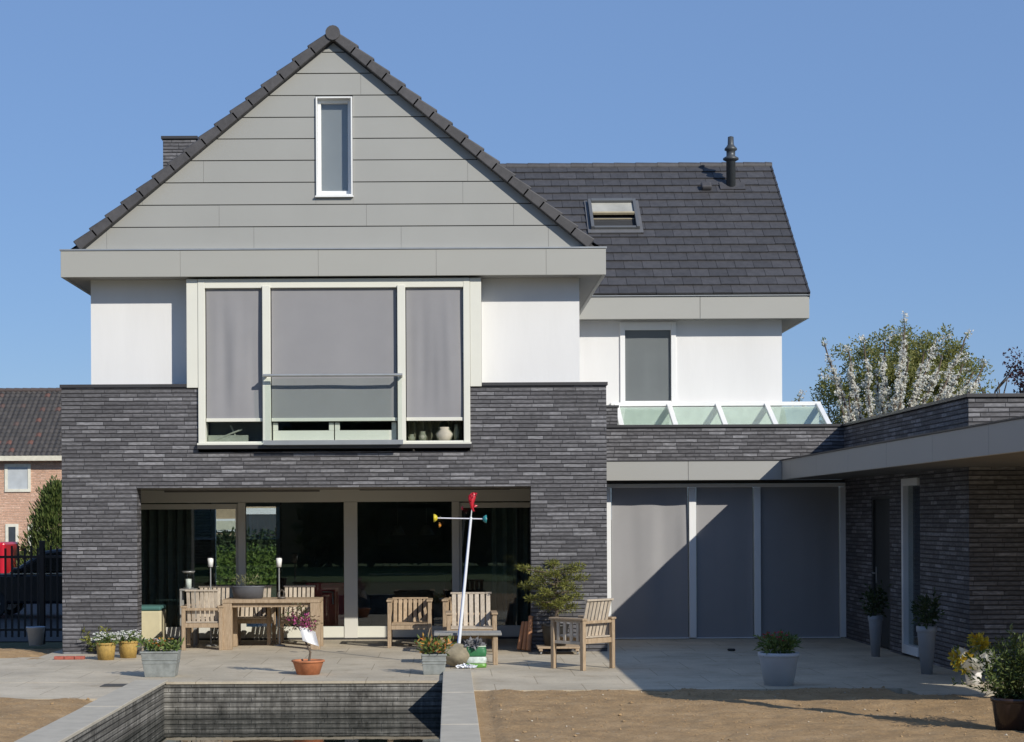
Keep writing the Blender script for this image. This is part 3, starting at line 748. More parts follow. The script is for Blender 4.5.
# garden-side extension: screens, canopy, parapet, rooflight ---------------
PY = 2.55
def ex(x): return WX(x, 560, PY)
def ez_(y): return WZ(725, y, PY)
WX_ = 6.2; PZ = 3.32
mb = MB(); mb.box(BX1, WX_ + .3, PY + .05, PY + .3, 2.5, PZ)
mb.build('extension_brick', BRICK, H)
MB().box(BX1, WX_ - .03, PY + .02, PY + .36, PZ + .002, PZ + .045).build('parapet_coping', CAP, H, .004)
MB().box(BX1, WX_, PY + .3, SY, 3.0, 3.12).build('flat_roof', plain('roof membrane', (.08, .08, .08), .8), H)
CY = 2.05; CZ0, CZ1, CX = 2.48, 2.775, 5.12
mb = MB(); mb.box(BX1 - .0, WX(688, 468, CY), CY, CY + .05, CZ0, CZ1); mb.box(WX(688, 468, CY) + .005, CX, CY, CY + .05, CZ0, CZ1)
ce = -10.5
yj = [CY - .002, 1.35, -.55, -2.55, -4.6, -6.6, -8.6, ce]
for a, b in zip(yj[:-1], yj[1:]): mb.box(CX, CX + .05, b + .003, a - .003, CZ0, CZ1)
mb.box(CX + .052, 8.1, ce, ce + .05, CZ0, CZ1); mb.box(8.35, 8.4, ce + .052, -9.06, CZ0, CZ1); mb.box(8.102, 13, -8.45, -8.4, CZ0, CZ1)
mb.build('canopy_fascia', plain('grey canopy panel', (.362, .357, .335), .5, .03, .7), H, .004)
mb = MB(); mb.box(BX1, CX + .05, CY + .052, PY + .04, CZ0 + .01, CZ0 + .05); mb.prismz([(CX + .05, ce + .05), (8.05, ce + .05), (8.05, -8.4), (13, -8.4), (13, PY), (CX + .05, PY)], CZ0 + .01, CZ0 + .05)
mb.build('canopy_soffit', plain('dark soffit boards', (.13, .12, .105), .7, .1, 2), H)
mb = MB(); mb.box(BX1, CX, CY + .05, PY + .05, CZ1 - .03, CZ1 - .005); mb.prismz([(CX + .05, ce + .05), (8.05, ce + .05), (8.05, -8.4), (13, -8.4), (13, PY), (CX + .05, PY)], CZ1 - .03, CZ1 - .005)
mb.build('canopy_roof', CAP, H)
mb = MB(); mb.box(BX1, CX + .06, CY - .012, CY + .06, CZ1 + .002, CZ1 + .018); mb.box(CX - .012, CX + .06, ce - .01, CY - .014, CZ1 + .002, CZ1 + .018); mb.build('canopy_trim', CAP, H)
MB().box(5.22, 5.36, -10.36, -10.22, -.1, CZ0 + .01).build('canopy_post', STEEL, H, .006)
MB().box(BX1 + .004, WX_ - .004, PY + .02, PY + .12, ez_(483.4), 2.49).build('soffit_gap_shade', CAP, H)  # dark box whose black stands in for shade in the soffit gap
# screens
mb = MB()
mb.box(BX1 + .005, ex(611), PY - .04, PY + .1, 0.02, ez_(487.5)); mb.box(ex(689), ex(696), PY - .04, PY + .1, .02, ez_(487.5)); mb.box(ex(754), ex(760.5), PY - .04, PY + .1, .02, ez_(487.5)); mb.box(ex(840), ex(846), PY - .04, PY + .1, .02, ez_(487.5))
mb.box(BX1 + .005, ex(846), PY - .035, PY + .1, ez_(487.3), ez_(483.6))
for a, b in ((611, 689), (696, 754), (760.5, 840)): mb.box(ex(a), ex(b), PY - .03, PY + .1, .02, ez_(638.3))
sd = mb.build('glass_wall', plain('bright white frame', (.82, .82, .81), .4, .02, 2), H, .005)
for i, (a, b) in enumerate(((611, 689), (696, 754), (760.5, 840))):
    s_ = MB(); fold_sheet(s_, ex(a) + .012, ex(b) - .012, ez_(638), ez_(487.3), PY + .03, .045 if i == 0 else .014, 7.3 + 3.3 * i); s_.build('screen_blind', SCREENB, sd)
    MB().box(ex(a), ex(b), PY + .08, PY + .09, ez_(638), ez_(487)).build('pane', GLASSD, sd)
# rooflight
ry0, ry1 = 5.17, SY - .03
rb_ = [WX(x, 426, ry0) for x in (621.5, 675.5, 725.4, 775.8, 829)]; rzb, rzt = WZ(725, 427, ry0), WZ(725, 406, ry1)
mb = MB()
for x in rb_: mb.bar((x, ry0, rzb + .02), (x, ry1, rzt + .02), .085, .07)
mb.bar((rb_[0] - .13, ry0 - .03, rzb + .0), (rb_[0] - .13, ry1, rzt + .0), .07, .05)
mb.box(rb_[0] - .1, rb_[-1] + .04, ry1 - .03, ry1 + .02, rzt + .0, rzt + .07)
mb.box(rb_[0] - .1, rb_[-1] + .04, ry0 - .03, ry0 + .03, 3.1, rzb - .02)
rl = mb.build('rooflight', FRAMEW, H, .006)
for a, b in zip(rb_[:-1], rb_[1:]):
    q = MB(); q.add([(a + .04, ry0 - .02, rzb + .0), (b - .04, ry0 - .02, rzb + .0), (b - .04, ry1, rzt + .0), (a + .04, ry1, rzt + .0), (a + .04, ry0 - .02, rzb + .02), (b - .04, ry0 - .02, rzb + .02), (b - .04, ry1, rzt + .02), (a + .04, ry1, rzt + .02)],
        [(3, 2, 1, 0), (4, 5, 6, 7), (0, 1, 5, 4), (1, 2, 6, 5), (2, 3, 7, 6), (3, 0, 4, 7)])
    q.build('pane', GLASSG, rl)
q = MB(); q.box(rb_[0], rb_[-1], ry0 + .04, ry1 + .0, 3.13, 3.15); q.build('light_well', plain('light well', (.74, .76, .72)), rl)
q = MB(); q.box(rb_[0], rb_[-1], ry1 - .06, ry1 - .035, 3.151, rzt - .02); q.build('back_upstand', plain('pale upstand', (.76, .78, .75)), rl)
q = MB(); q.add([(rb_[-1], ry0, 3.1), (rb_[-1], ry1, 3.1), (rb_[-1], ry1, rzt), (rb_[-1], ry0, rzb)], [(0, 1, 2, 3)]); q.build('side_pane', GLASSG, rl)
# wing ---------------------------------------------------------------
wy = -4.2
wwY = (-1.95, -1.04); doY = (-.32, .78)
mb = MB()
for a, b, z0, z1 in ((wy, wwY[0], 0, PZ), (wwY[0], wwY[1], 2.42, PZ), (wwY[1], doY[0], 0, PZ), (doY[0], doY[1], 2.2, PZ), (doY[1], PY + .05, 0, PZ)):
    mb.box(WX_, WX_ + .3, a, b, z0, z1)
mb.box(WX_ + .3, 13, wy, wy + .3, 0, PZ); mb.box(12.7, 13, wy + .3, 9, 0, PZ)
mb.box(WX_, 6.5, PY + .3, 9, 2.9, PZ)
mb.build('wing_wall', BRICK, H)
mb = MB(); mb.box(WX_ - .03, WX_ + .33, wy - .03, PY + .36, PZ + .003, PZ + .047); mb.box(WX_ + .332, 13, wy - .03, wy + .33, PZ + .003, PZ + .047); mb.build('parapet_coping', CAP, H, .004)
MB().box(WX_ + .3, 12.7, wy + .3, 9, 3.0, 3.1).build('flat_roof', plain('wing roof membrane', (.08, .08, .08), .8), H)
mb = MB(); mb.box(WX_ + .01, WX_ + .12, wwY[0], wwY[0] + .04, .04, 2.42); mb.box(WX_ - .02, WX_ + .12, wwY[1] - .09, wwY[1], .04, 2.42); mb.box(WX_ - .02, WX_ + .12, wwY[0] + .08, wwY[1] - .09, .04, .16); mb.box(WX_ - .02, WX_ + .12, wwY[0] + .08, wwY[1] - .09, 2.32, 2.42)
ww = mb.build('wing_window', FRAMEW, H, .006)
MB().box(WX_ + .05, WX_ + .06, wwY[0] + .06, wwY[1] - .06, .15, 2.33).build('pane', GLASSD, ww)
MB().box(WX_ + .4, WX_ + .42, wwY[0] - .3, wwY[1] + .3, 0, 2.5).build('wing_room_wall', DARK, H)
do = MB().box(WX_ + .04, WX_ + .1, doY[0] + .05, doY[1] - .05, .02, 2.15).build('door', plain('dark painted door', (.02, .024, .024), .5), H, .005)
mb = MB(); mb.box(WX_ + .01, WX_ + .12, doY[0], doY[0] + .05, .02, 2.2); mb.box(WX_ + .01, WX_ + .12, doY[1] - .05, doY[1], .02, 2.2); mb.box(WX_ + .01, WX_ + .12, doY[0] + .05, doY[1] - .05, 2.152, 2.2); mb.build('frame', plain('dark door frame', (.03, .033, .033), .5), do)
mb = MB(); hy = doY[1] - .14; mb.box(WX_ + .03, WX_ + .04, hy - .02, hy + .02, .93, 1.17); mb.tube([(WX_ + .04, hy, 1.08), (WX_ - .02, hy, 1.08), (WX_ - .02, hy - .12, 1.08)], .012, 8); mb.build('handle', STEEL, do)
# ------------------------------------------------------------------ garden furniture
CG = 'wooden slatted garden chairs'
def make_chair(label, w=.60, dp=.56, arm=.62, top=.90, seat=.40, lean=.13, slats=7, mat=WOOD, smat=WOODP):
    t = thing('garden_chair', label, 'chair', (0, 0, 0), 0, CG)
    hx, hy = w / 2, dp / 2; lt = .055
    for sx in (-1, 1):
        for sy in (-1, 1):
            MB().box(sx * hx - (lt if sx > 0 else 0), sx * hx + (lt if sx < 0 else 0), sy * hy - (lt if sy > 0 else 0), sy * hy + (lt if sy < 0 else 0), 0, arm - .002).build('leg', mat, t, .006, True)
    for sx in (-1, 1):
        MB().box(sx * hx - (.075 if sx > 0 else .015), sx * hx + (.075 if sx < 0 else .015), -hy - .02, hy + .01, arm, arm + .03).build('armrest', mat, t, .008, True)
        q = MB(); X = sx * (hx - lt / 2)
        for k in range(4):
            yy = -hy + lt + (dp - 2 * lt) * (k + .5) / 4; q.box(X - .011, X + .011, yy - .022, yy + .022, seat - .04, arm - .03)
        q.box(X - .012, X + .012, -hy + lt, hy - lt, seat - .08, seat - .042); q.box(X - .012, X + .012, -hy + lt, hy - lt, arm - .028, arm - .002)
        q.build('side_panel', smat, t, .004, True)
    q = MB(); n = 6
    for k in range(n):
        yy = -hy + (dp - .03) * (k + .5) / n; q.box(-hx + lt + .004, hx - lt - .004, yy - dp / n / 2 + .006, yy + dp / n / 2 - .006, seat, seat + .02)
    q.build('seat', smat, t, .004, True)
    for ya_ in (-hy + .012, hy - .036): MB().box(-hx + lt, hx - lt, ya_, ya_ + .024, seat - .07, seat - .006).build('apron', mat, t, .004, True)
    q = MB(); q.box(-hx + lt, hx - lt, hy - .03, hy - .008, arm - .04, arm - .002); q.build('back_rail', mat, t, .004, True)
    q = MB(); y0, y1 = hy - .13, hy - .13 + lean; bw = w - 2 * lt - .02
    for k in range(slats):
        X = -bw / 2 + bw * (k + .5) / slats; q.bar((X, y0, seat - .02), (X, y1, top - .03), .02, bw / slats * .74, (1, 0, 0))
    q.bar((-bw / 2 - .01, y1 + .004, top - .025), (bw / 2 + .01, y1 + .004, top - .025), .05, .026)
    q.build('backrest', smat, t, .004, True)
    return t
chairs = {}
def place(o, x, y, rz, label=None):
    o.location = (x, y, 0); o.rotation_euler = (0, 0, rz)
    if label: o['label'] = label
    return o
c0 = make_chair('slatted teak chair seen from behind at the left end of the dining table')
place(c0, -3.63, .86, R(180))
c = copy_tree(c0); gx, gy_ = G(585.5, 671); place(c, gx - .0, gy_ + .42, R(-137), 'slatted teak armchair turned aside in front of the brick pillar beside the grey screens')
X1_, X2_, X3_ = WX(212.5, 590, 1.75), WX(253, 590, 1.75), WX(298, 590, 1.75)
c = copy_tree(c0); place(c, X1_, 1.80, R(2), 'slatted teak chair behind the table nearest the tall glass candle lantern')
c = copy_tree(c0); place(c, X2_, 1.84, R(-3), 'slatted teak chair behind the table hidden by the oval zinc planter')
c = copy_tree(c0); place(c, X3_, 1.81, R(1), 'slatted teak chair behind the table nearest the maroon cupboard in the window')
c1 = make_chair('tall backed pale teak armchair behind the grey topped bench and wind spinner', .70, .62, .56, .86, .36, .22, 7, WOOD, WOODP)
place(c1, WX(471.5, 620, -.3), -.25, R(0))
c2 = make_chair('low square teak armchair standing alone before the middle glass door', .65, .60, .68, .735, .34, .10, 7, WOOD, WOOD)
place(c2, WX(410, 640, 1.15), 1.15, R(0))
c = copy_tree(c2); place(c, WX(466, 640, 1.15), 1.2, R(-4), 'low teak armchair almost hidden behind the tall backed pale armchair')
# dining table
tx0, tx1, ty0, ty1 = WX(222, 604, .62), WX(319.5, 604, .62), .62, 1.42
T = thing('dining_table', 'chunky teak dining table with thick square legs on the terrace', 'table', ((tx0 + tx1) / 2, (ty0 + ty1) / 2, 0))
q = MB(); n = 6
for k in range(n):
    a = ty0 + (ty1 - ty0) * k / n; q.box(tx0, tx1, a + .002, a + (ty1 - ty0) / n - .002, .685, .735)
q.build('tabletop', WOOD, T, .005)
for X in (tx0, tx1 - .14):
    for Y in (ty0 + .01, ty1 - .15): MB().box(X, X + .14, Y, Y + .14, 0, .683).build('leg', WOOD, T, .008)
for ya_ in (ty0 + .06, ty1 - .085): MB().box(tx0 + .14, tx1 - .14, ya_, ya_ + .025, .62, .683).build('apron', WOOD, T, .004)
# low bench
gx, gy_ = G(491, 665)
Bn = thing('low_bench', 'low wooden bench with a grey weathered top behind the boulder', 'bench', (gx - .37, gy_ + .2, 0))
q = MB(); bz0 = .385
for k in range(4): q.box(gx - .74, gx + .14, gy_ - .04 + k * .13, gy_ + .085 + k * .13, bz0, bz0 + .035)
q.build('bench_top', WOODG, Bn, .005)
for X in (gx - .66, gx + .03):
    for Y in (gy_, gy_ + .36): MB().box(X, X + .06, Y, Y + .06, 0, bz0 - .002).build('leg', WOOD, Bn, .006)
q = MB(); q.box(gx - .6, gx + .03, gy_ + .42, gy_ + .44, bz0 - .07, bz0 - .004); q.build('apron', WOOD, Bn)
# ------------------------------------------------------------------ pots and plants
GREEN = leafmat('mixed green leaves', [(.06, .10, .018), (.11, .17, .035), (.20, .24, .07)])
DGREEN = leafmat('dark evergreen leaves', [(.018, .035, .010), (.035, .06, .018), (.06, .09, .03)])
YGREEN = leafmat('olive pine needles', [(.08, .095, .014), (.17, .18, .03), (.28, .27, .06)])
WFLOW = leafmat('white petals', [(.70, .70, .66), (.82, .82, .80), (.75, .75, .70)], .6, .2)
OFLOW = leafmat('orange and yellow petals', [(.60, .16, .05), (.62, .36, .06), (.50, .10, .07), (.20, .26, .06)])
PFLOW = leafmat('magenta petals', [(.42, .05, .20), (.55, .10, .32), (.35, .10, .12)])
RFLOW = leafmat('red petals', [(.55, .04, .05), (.45, .06, .10)])
BARK = plain('bark', (.12, .09, .065), .9, .3, 12, .4, obj=True)
def stems(mb, c, r, n, h, L=.07, wd=.02, spread=.5):
    for _ in range(n):
        a = random.uniform(0, 6.28); q = r * math.sqrt(random.random()); p = Vector((c[0] + q * math.cos(a), c[1] + q * math.sin(a), c[2]))
        d = Vector((math.cos(a) * spread * random.random(), math.sin(a) * spread * random.random(), 1)).normalized()
        hh = h * random.uniform(.5, 1.1); k = max(2, int(hh / .035))
        for i in range(k): mb.leaf(p + d * hh * (i + 1) / k, d * .6 + Vector((random.gauss(0, 1), random.gauss(0, 1), random.gauss(0, .6) + .3)), L, wd)
def heads(mb, c, r, n, z0, z1, size, per=6):
    for _ in range(n):
        a = random.uniform(0, 6.28); q = r * math.sqrt(random.random()); p = Vector((c[0] + q * math.cos(a), c[1] + q * math.sin(a), random.uniform(z0, z1)))
        for i in range(per): mb.leaf(p, (math.cos(i * 6.28 / per), math.sin(i * 6.28 / per), .35), size, size * .6)
def roundpot(t, c, r_top, r_bot, h, m, rim=.02, name='pot', sx=1, sy=1, n=28):
    q = MB(); q.lathe(c, [(0, .001), (r_bot, 0), (r_bot + (r_top - r_bot) * .88, h * .86), (r_top - rim * .2, h * .87), (r_top + rim * .4, h * .885), (r_top + rim * .4, h), (r_top - rim, h), (r_top - rim * 1.3, h * .88)], n, sx, sy)
    o = q.build(name, m, t)
    q = MB(); q.lathe(c, [(r_top - rim * 1.2, h * .89), (r_top * .5, h * .92), (0, h * .92)], n, sx, sy); q.build('soil', SOILM, t)
    return o
def boxpot(t, c, wt, wb, dt, db, h, m, name='planter', bands=True):
    q = MB()
    def ring(w_, d_, z): return [(c[0] - w_ / 2, c[1] - d_ / 2, c[2] + z), (c[0] + w_ / 2, c[1] - d_ / 2, c[2] + z), (c[0] + w_ / 2, c[1] + d_ / 2, c[2] + z), (c[0] - w_ / 2, c[1] + d_ / 2, c[2] + z)]
    vs = ring(wb, db, 0) + ring(wt, dt, h) + ring(wt - .03, dt - .03, h) + ring(wt - .05, dt - .05, h * .85)
    fs = [(3, 2, 1, 0)]
    for r in (0, 4, 8):
        for k in range(4): fs.append((r + k, r + (k + 1) % 4, r + 4 + (k + 1) % 4, r + 4 + k))
    q.add(vs, fs)
    if bands:
        for z in (.52, .66):
            w_ = wb + (wt - wb) * z + .014; d_ = db + (dt - db) * z + .014; q.box(c[0] - w_ / 2, c[0] + w_ / 2, c[1] - d_ / 2, c[1] + d_ / 2, c[2] + h * z, c[2] + h * z + .014)
    q.box(c[0] - wt / 2 - .008, c[0] + wt / 2 + .008, c[1] - dt / 2 - .008, c[1] - dt / 2 + .004, c[2] + h - .02, c[2] + h + .004)
    o = q.build(name, m, t, .006)
    q = MB(); q.add(ring(wt - .045, dt - .045, h * .9), [(0, 1, 2, 3)]); q.build('soil', SOILM, t)
    return o
# left zinc planter
gx, gy_ = G(159, 677.5); t = thing('zinc_planter', 'grey zinc planter with orange and green seedlings at the pond corner', 'planter', (gx, gy_ + .15, 0)); c = (gx, gy_ + .17, 0)
boxpot(t, c, .45, .36, .32, .26, .31, ZPOT)
q = MB(); stems(q, (c[0], c[1], .28), .19, 60, .14, .09, .035, .7); q.build('foliage', GREEN, t)
q = MB(); heads(q, c, .17, 12, .36, .46, .045); q.build('flowers', OFLOW, t)
# second zinc planter
gx, gy_ = G(434, 675); t = thing('zinc_planter', 'small grey zinc planter with reddish seedlings beside the boulder', 'planter', (gx, gy_ + .12, 0)); c = (gx, gy_ + .13, 0)
boxpot(t, c, .30, .26, .26, .22, .25, ZPOT)
q = MB(); stems(q, (c[0], c[1], .22), .13, 50, .20, .09, .025, .8); q.build('foliage', GREEN, t)
q = MB(); stems(q, (c[0], c[1], .24), .13, 26, .20, .07, .03, .9); q.build('flowers', OFLOW, t)
# yellow pots
YPOT = plain('ochre basket weave', (.40, .26, .07), .7, .25, 30, .4, obj=True)
for i, (px_, py_, lb) in enumerate(((104, 660.5, 'ochre pot of white daisies touching the shaded brick corner, the left of two'), (126.5, 658.5, 'ochre pot of white daisies beside the porch opening, the right of two'))):
    gx, gy_ = G(px_, py_); t = thing('flower_pot', lb, 'flower pot', (gx, gy_ + .13, 0), 0, 'ochre pots of white daisies'); c = (gx, gy_ + .14, 0)
    roundpot(t, c, .135, .11, .235, YPOT)
    q = MB(); q.puff((c[0], c[1], .27), .18, 340, .05, .02, .5); q.build('foliage', GREEN, t)
    q = MB(); heads(q, c, .19, 75, .27, .37, .028); q.build('flowers', WFLOW, t)
q = MB(); gx, gy_ = G(98, 655); stems(q, (gx, gy_ + .2, 0), .12, 26, .36, .09, .03, .8); solo(q, 'leafy_plant', YGREEN, 'thin yellow green plant growing behind the ochre pots', 'plant')
# blue and white flowers behind the planter
gx, gy_ = G(152, 655); t = thing('flower_pot', 'grey pot with a dome of white and lilac flowers inside the porch edge', 'flower pot', (gx, gy_, 0)); c = (gx, gy_, 0)
roundpot(t, c, .12, .1, .12, ZPOT)
q = MB(); q.puff((c[0], c[1], .16), .13, 120, .04, .02, .4); q.build('foliage', GREEN, t)
q = MB(); heads(q, c, .13, 60, .17, .22, .03); q.build('flowers', WFLOW, t)
# terracotta pot with little tree
gx, gy_ = G(307, 675.5); t = thing('potted_tree', 'small leaning tree with magenta blossom in a wide terracotta pot', 'potted tree', (gx, gy_ + .17, 0)); c = (gx, gy_ + .18, 0)
roundpot(t, c, .195, .14, .175, TERRA, .025)
tip = [(gx + .01, c[1], .15), (gx + .03, c[1], .27), (gx - .02, c[1], .38), (gx - .08, c[1], .52), (gx - .13, c[1], .66)]
q = MB(); q.tube(tip, [.016, .014, .012, .009, .005], 7)
for a, b in (((gx - .02, c[1], .38), (gx + .05, c[1], .6)), ((gx - .08, c[1], .52), (gx - .2, c[1], .7)), ((gx - .08, c[1], .52), (gx - .02, c[1], .72))): q.tube([a, b], [.008, .004], 6)
q.build('trunk', BARK, t)
q = MB()
for P_ in ((-.24, .72), (-.14, .78), (-.05, .70), (.05, .64), (-.16, .64), (-.24, .62), (.0, .60)): q.puff((gx + P_[0], c[1], P_[1]), .10, 55, .05, .02)
q.build('foliage', leafmat('bronze leaves', [(.10, .07, .03), (.20, .12, .07), (.10, .13, .04)]), t)
q = MB()
for P_ in ((-.06, .62), (.0, .60), (-.12, .64), (.06, .60), (-.2, .7), (-.02, .7)): q.puff((gx + P_[0], c[1] - .03, P_[1]), .05, 26, .035, .025)
q.build('flowers', PFLOW, t)
q = MB(); fold_sheet(q, gx - .10, gx + .10, .38, .56, c[1] - .05, .05, 1.7, .003, 10, 8); q.v = [(x + (z - .46) * -.25 + .02, y, z - (x - gx) * .35) for x, y, z in q.v]; q.build('paper_wrap', plain('white paper', (.82, .82, .83), .8, .02), t)
q = MB()
# white pot of flowers by screens
gx, gy_ = G(782, 686.5); t = thing('flower_pot', 'large pale grey tapered pot with red flowers standing in the shade by the sand', 'flower pot', (gx, gy_ + .2, 0)); c = (gx, gy_ + .2, 0)
roundpot(t, c, .225, .165, .37, plain('pale grey glazed pot', (.52, .53, .55), .5, .06, 6, obj=True), .022)
q = MB(); q.puff((c[0], c[1], .44), .23, 520, .08, .022, .5, .5); stems(q, (c[0], c[1], .36), .18, 40, .2, .08, .025, .6); q.build('foliage', GREEN, t)
q = MB(); heads(q, c, .18, 14, .5, .60, .035); q.build('flowers', RFLOW, t)
# tall planters
TALL = plain('grey tall planter', (.30, .31, .33), .45, .08, 4, obj=True)
for px_, py_, h_, r_, lb in ((877, 657, .56, .095, 'tall slim grey planter with a dark shrub in front of the dark door'), (928.5, 674.5, .58, .115, 'tall slim grey planter with a dark shrub just before the corner of the wing wall')):
    gx, gy_ = G(px_, py_); t = thing('tall_planter', lb, 'planter', (gx, gy_ + .08, 0), 0, 'tall grey planters by the wing wall'); c = (gx, gy_ + .08, 0)
    roundpot(t, c, r_, r_ * .58, h_, TALL, .014, 'planter')
    q = MB(); q.puff((c[0], c[1], h_ + .16), .17, 260, .07, .03, 1.1, .3); stems(q, (c[0], c[1], h_), .06, 16, .42, .07, .03, .4); q.build('foliage', DGREEN, t)
# bouquet pot
gx, gy_ = G(976, 685.5); t = thing('wrapped_flower_pot', 'white pot of yellow flowers in white wrapping before the wing corner', 'flower pot', (gx, gy_ + .1, 0)); c = (gx, gy_ + .1, 0)
roundpot(t, c, .10, .075, .17, plain('white glazed pot', (.74, .72, .70), .5, .03, 6, obj=True), .015)
q = MB()
for a in range(18):
    an = a * .7; q.leaf((c[0], c[1] - .03, .14), (math.cos(an), math.sin(an) - .2, .7 + .35 * (a % 3)), .38, .24)
q.build('paper_wrap', WFLOW, t)
q = MB(); stems(q, (c[0], c[1], .15), .08, 28, .28, .12, .035, 1.2); q.build('foliage', GREEN, t)
q = MB()
for P_ in ((-.16, .27), (-.11, .31), (.05, .46), (.08, .43), (-.21, .30), (-.13, .22), (.03, .50)): q.puff((c[0] + P_[0], c[1] - .08, P_[1]), .075, 60, .07, .04)
q.build('flowers', leafmat('yellow petals', [(.62, .48, .03), (.66, .55, .06), (.55, .35, .03)]), t)
# dark pot with bush
gx, gy_ = G(1019, 733); t = thing('potted_shrub', 'bushy evergreen in a dark glazed pot at the edge of the sand', 'potted shrub', (gx, gy_ + .15, 0)); c = (gx, gy_ + .15, 0)
roundpot(t, c, .19, .15, .30, plain('dark glazed pot', (.035, .022, .020), .25, .1, 8, obj=True), .02)
q = MB()
for k in range(52):
    a = random.uniform(0, 6.28); el = random.uniform(.25, 1.5); L = random.uniform(.3, .68)
    d = Vector((math.cos(a) * math.cos(el), math.sin(a) * math.cos(el), math.sin(el))); p0 = Vector((c[0], c[1], .28))
    for i in range(34):
        p = p0 + d * L * (i / 33) * Vector((.62, .62, 1)).length / 1.33
        q.leaf(p, d * .7 + Vector((random.gauss(0, .8), random.gauss(0, .8), random.gauss(0, .8))), .06, .018)
q.puff((c[0], c[1], .56), .25, 1300, .055, .018, 1.15, .4)
q.build('foliage', leafmat('fresh evergreen leaves', [(.035, .06, .012), (.08, .12, .025), (.17, .20, .07)]), t)
# pine on trolley
gx, gy_ = G(560, 655); t = thing('potted_pine', 'small flat topped pine in a dark pot against the brick pillar', 'potted tree', (gx - .05, gy_ + .28, .115)); c = (gx - .05, gy_ + .28, .115)
roundpot(t, c, .19, .15, .30, plain('black pot', (.02, .018, .016), .5, .1, 8, obj=True), .02)
q = MB(); q.tube([(c[0], c[1], .38), (c[0] + .03, c[1], .6), (c[0] - .02, c[1], .8), (c[0] + .04, c[1], 1.0), (c[0], c[1], 1.18)], [.035, .03, .025, .018, .008], 8)
tips = []
for k in range(20):
    z = .58 + .62 * (k / 19) ; a = k * 2.4; L = .47 * (.55 + .75 * (k / 19) - .85 * max(0, k / 19 - .55)) * random.uniform(.75, 1.12)
    p1 = (c[0] + math.cos(a) * L, c[1] + math.sin(a) * L * .8, z + .07); q.tube([(c[0], c[1], z), (c[0] + math.cos(a) * L * .5, c[1] + math.sin(a) * L * .4, z + .02), p1], [.014, .01, .005], 6); tips.append((Vector((c[0], c[1], z)), Vector(p1)))
q.build('trunk', BARK, t)
q = MB()
for a, b in tips:
    for f in (.45, .68, .88, 1.0): q.puff(a.lerp(b, f), .092, 74, .055, .011, .42, .5)
q.build('foliage', YGREEN, t)
tr = thing('plant_trolley', 'slatted wooden plant trolley on castors under the potted pine', 'trolley', (gx, gy_ + .28, 0))
q = MB()
for k in range(5): q.box(gx - .31, gx + .29, gy_ + .02 + k * .11, gy_ + .115 + k * .11, .085, .112)
q.box(gx - .29, gx - .24, gy_ + .02, gy_ + .56, .05, .083); q.box(gx + .22, gx + .27, gy_ + .02, gy_ + .56, .05, .083); q.build('deck', WOOD, tr, .005)
for X in (gx - .26, gx + .25):
    for Y in (gy_ + .07, gy_ + .5): q = MB(); q.tube([(X - .012, Y, .025), (X + .012, Y, .025)], .025, 12); q.build('castor', plain('grey castor', (.25, .25, .25)), tr)
# terracotta tubes leaning
TUB = plain('terracotta tube', (.42, .20, .10), .75, .2, 10, .1, obj=True)
for i, (xb_, xt_, yt_, lb) in enumerate(((519, 524, 622, 'leftmost'), (524, 527.5, 622, 'middle'), (528.5, 531, 616, 'tallest and rightmost'))):
    X0, Y0 = G(xb_, 651.5 + i * .4); X1, Z1 = W(xt_, yt_, Y0 + .12)
    q = MB(); q.tube([(X0, Y0, .03), (X1, Y0 + .12, Z1)], .034, 12); solo(q, 'terracotta_tube', TUB, f'{lb} of three terracotta tubes leaning by the brick pillar', 'tube', 'terracotta tubes leaning by the pillar')
# boulder
gx, gy_ = G(457, 668); q = MB(); n1, n2 = 14, 20; vs = []; fs = []
for j in range(n1 + 1):
    for i in range(n2):
        a, b = math.pi * j / n1, 2 * math.pi * i / n2
        d = Vector((math.sin(a) * math.cos(b), math.sin(a) * math.sin(b), math.cos(a))); r = 1 + noise.noise(d * 1.6) * .16 + noise.noise(d * 4) * .05
        vs.append((gx + d.x * .225 * r, gy_ + .12 + d.y * .17 * r, .165 + d.z * .145 * r))
for j in range(n1):
    for i in range(n2): fs.append((j * n2 + i, j * n2 + (i + 1) % n2, (j + 1) * n2 + (i + 1) % n2, (j + 1) * n2 + i))
q.add(vs, fs, True); bo_x, bo_y = gx, gy_ + .12
solo(q, 'boulder', plain('rough stone', (.25, .215, .15), .9, .3, 14, .6, obj=True), 'round brown boulder at the end of the pond coping', 'stone')
# wind spinner
wsY = bo_y + .2
p0 = Vector((bo_x + .0, wsY, 0)); X1, Z1 = W(471, 517, wsY); Xb, Zb = W(459, 643, wsY)
p0 = Vector((Xb - (X1 - Xb) * Zb / (Z1 - Zb), wsY, 0)); p1 = Vector((X1, wsY, Z1))
ws = thing('wind_spinner', 'leaning blue and white pole wind spinner with red bird and coloured cups', 'wind spinner', p0)
q = MB(); q.tube([p0, p1], [.023, .017], 12); q.build('pole', plain('white pole', (.76, .78, .82), .4, .03), ws)
q = MB(); dd = (p1 - p0).normalized(); q.tube([p0 + Vector((-.015, -.004, .0)), p1 + Vector((-.011, -.003, -.03))], [.012, .009], 8); q.build('blue_stripe', plain('blue paint', (.10, .20, .50), .4), ws)
xl_, zl2 = W(434, 518, wsY); xr_, zr2 = W(487, 519, wsY)
q = MB(); q.tube([(xl_, wsY, zl2), (xr_, wsY, zr2)], .008, 8); q.build('cross_rod', plain('white rod', (.7, .7, .76), .4), ws)
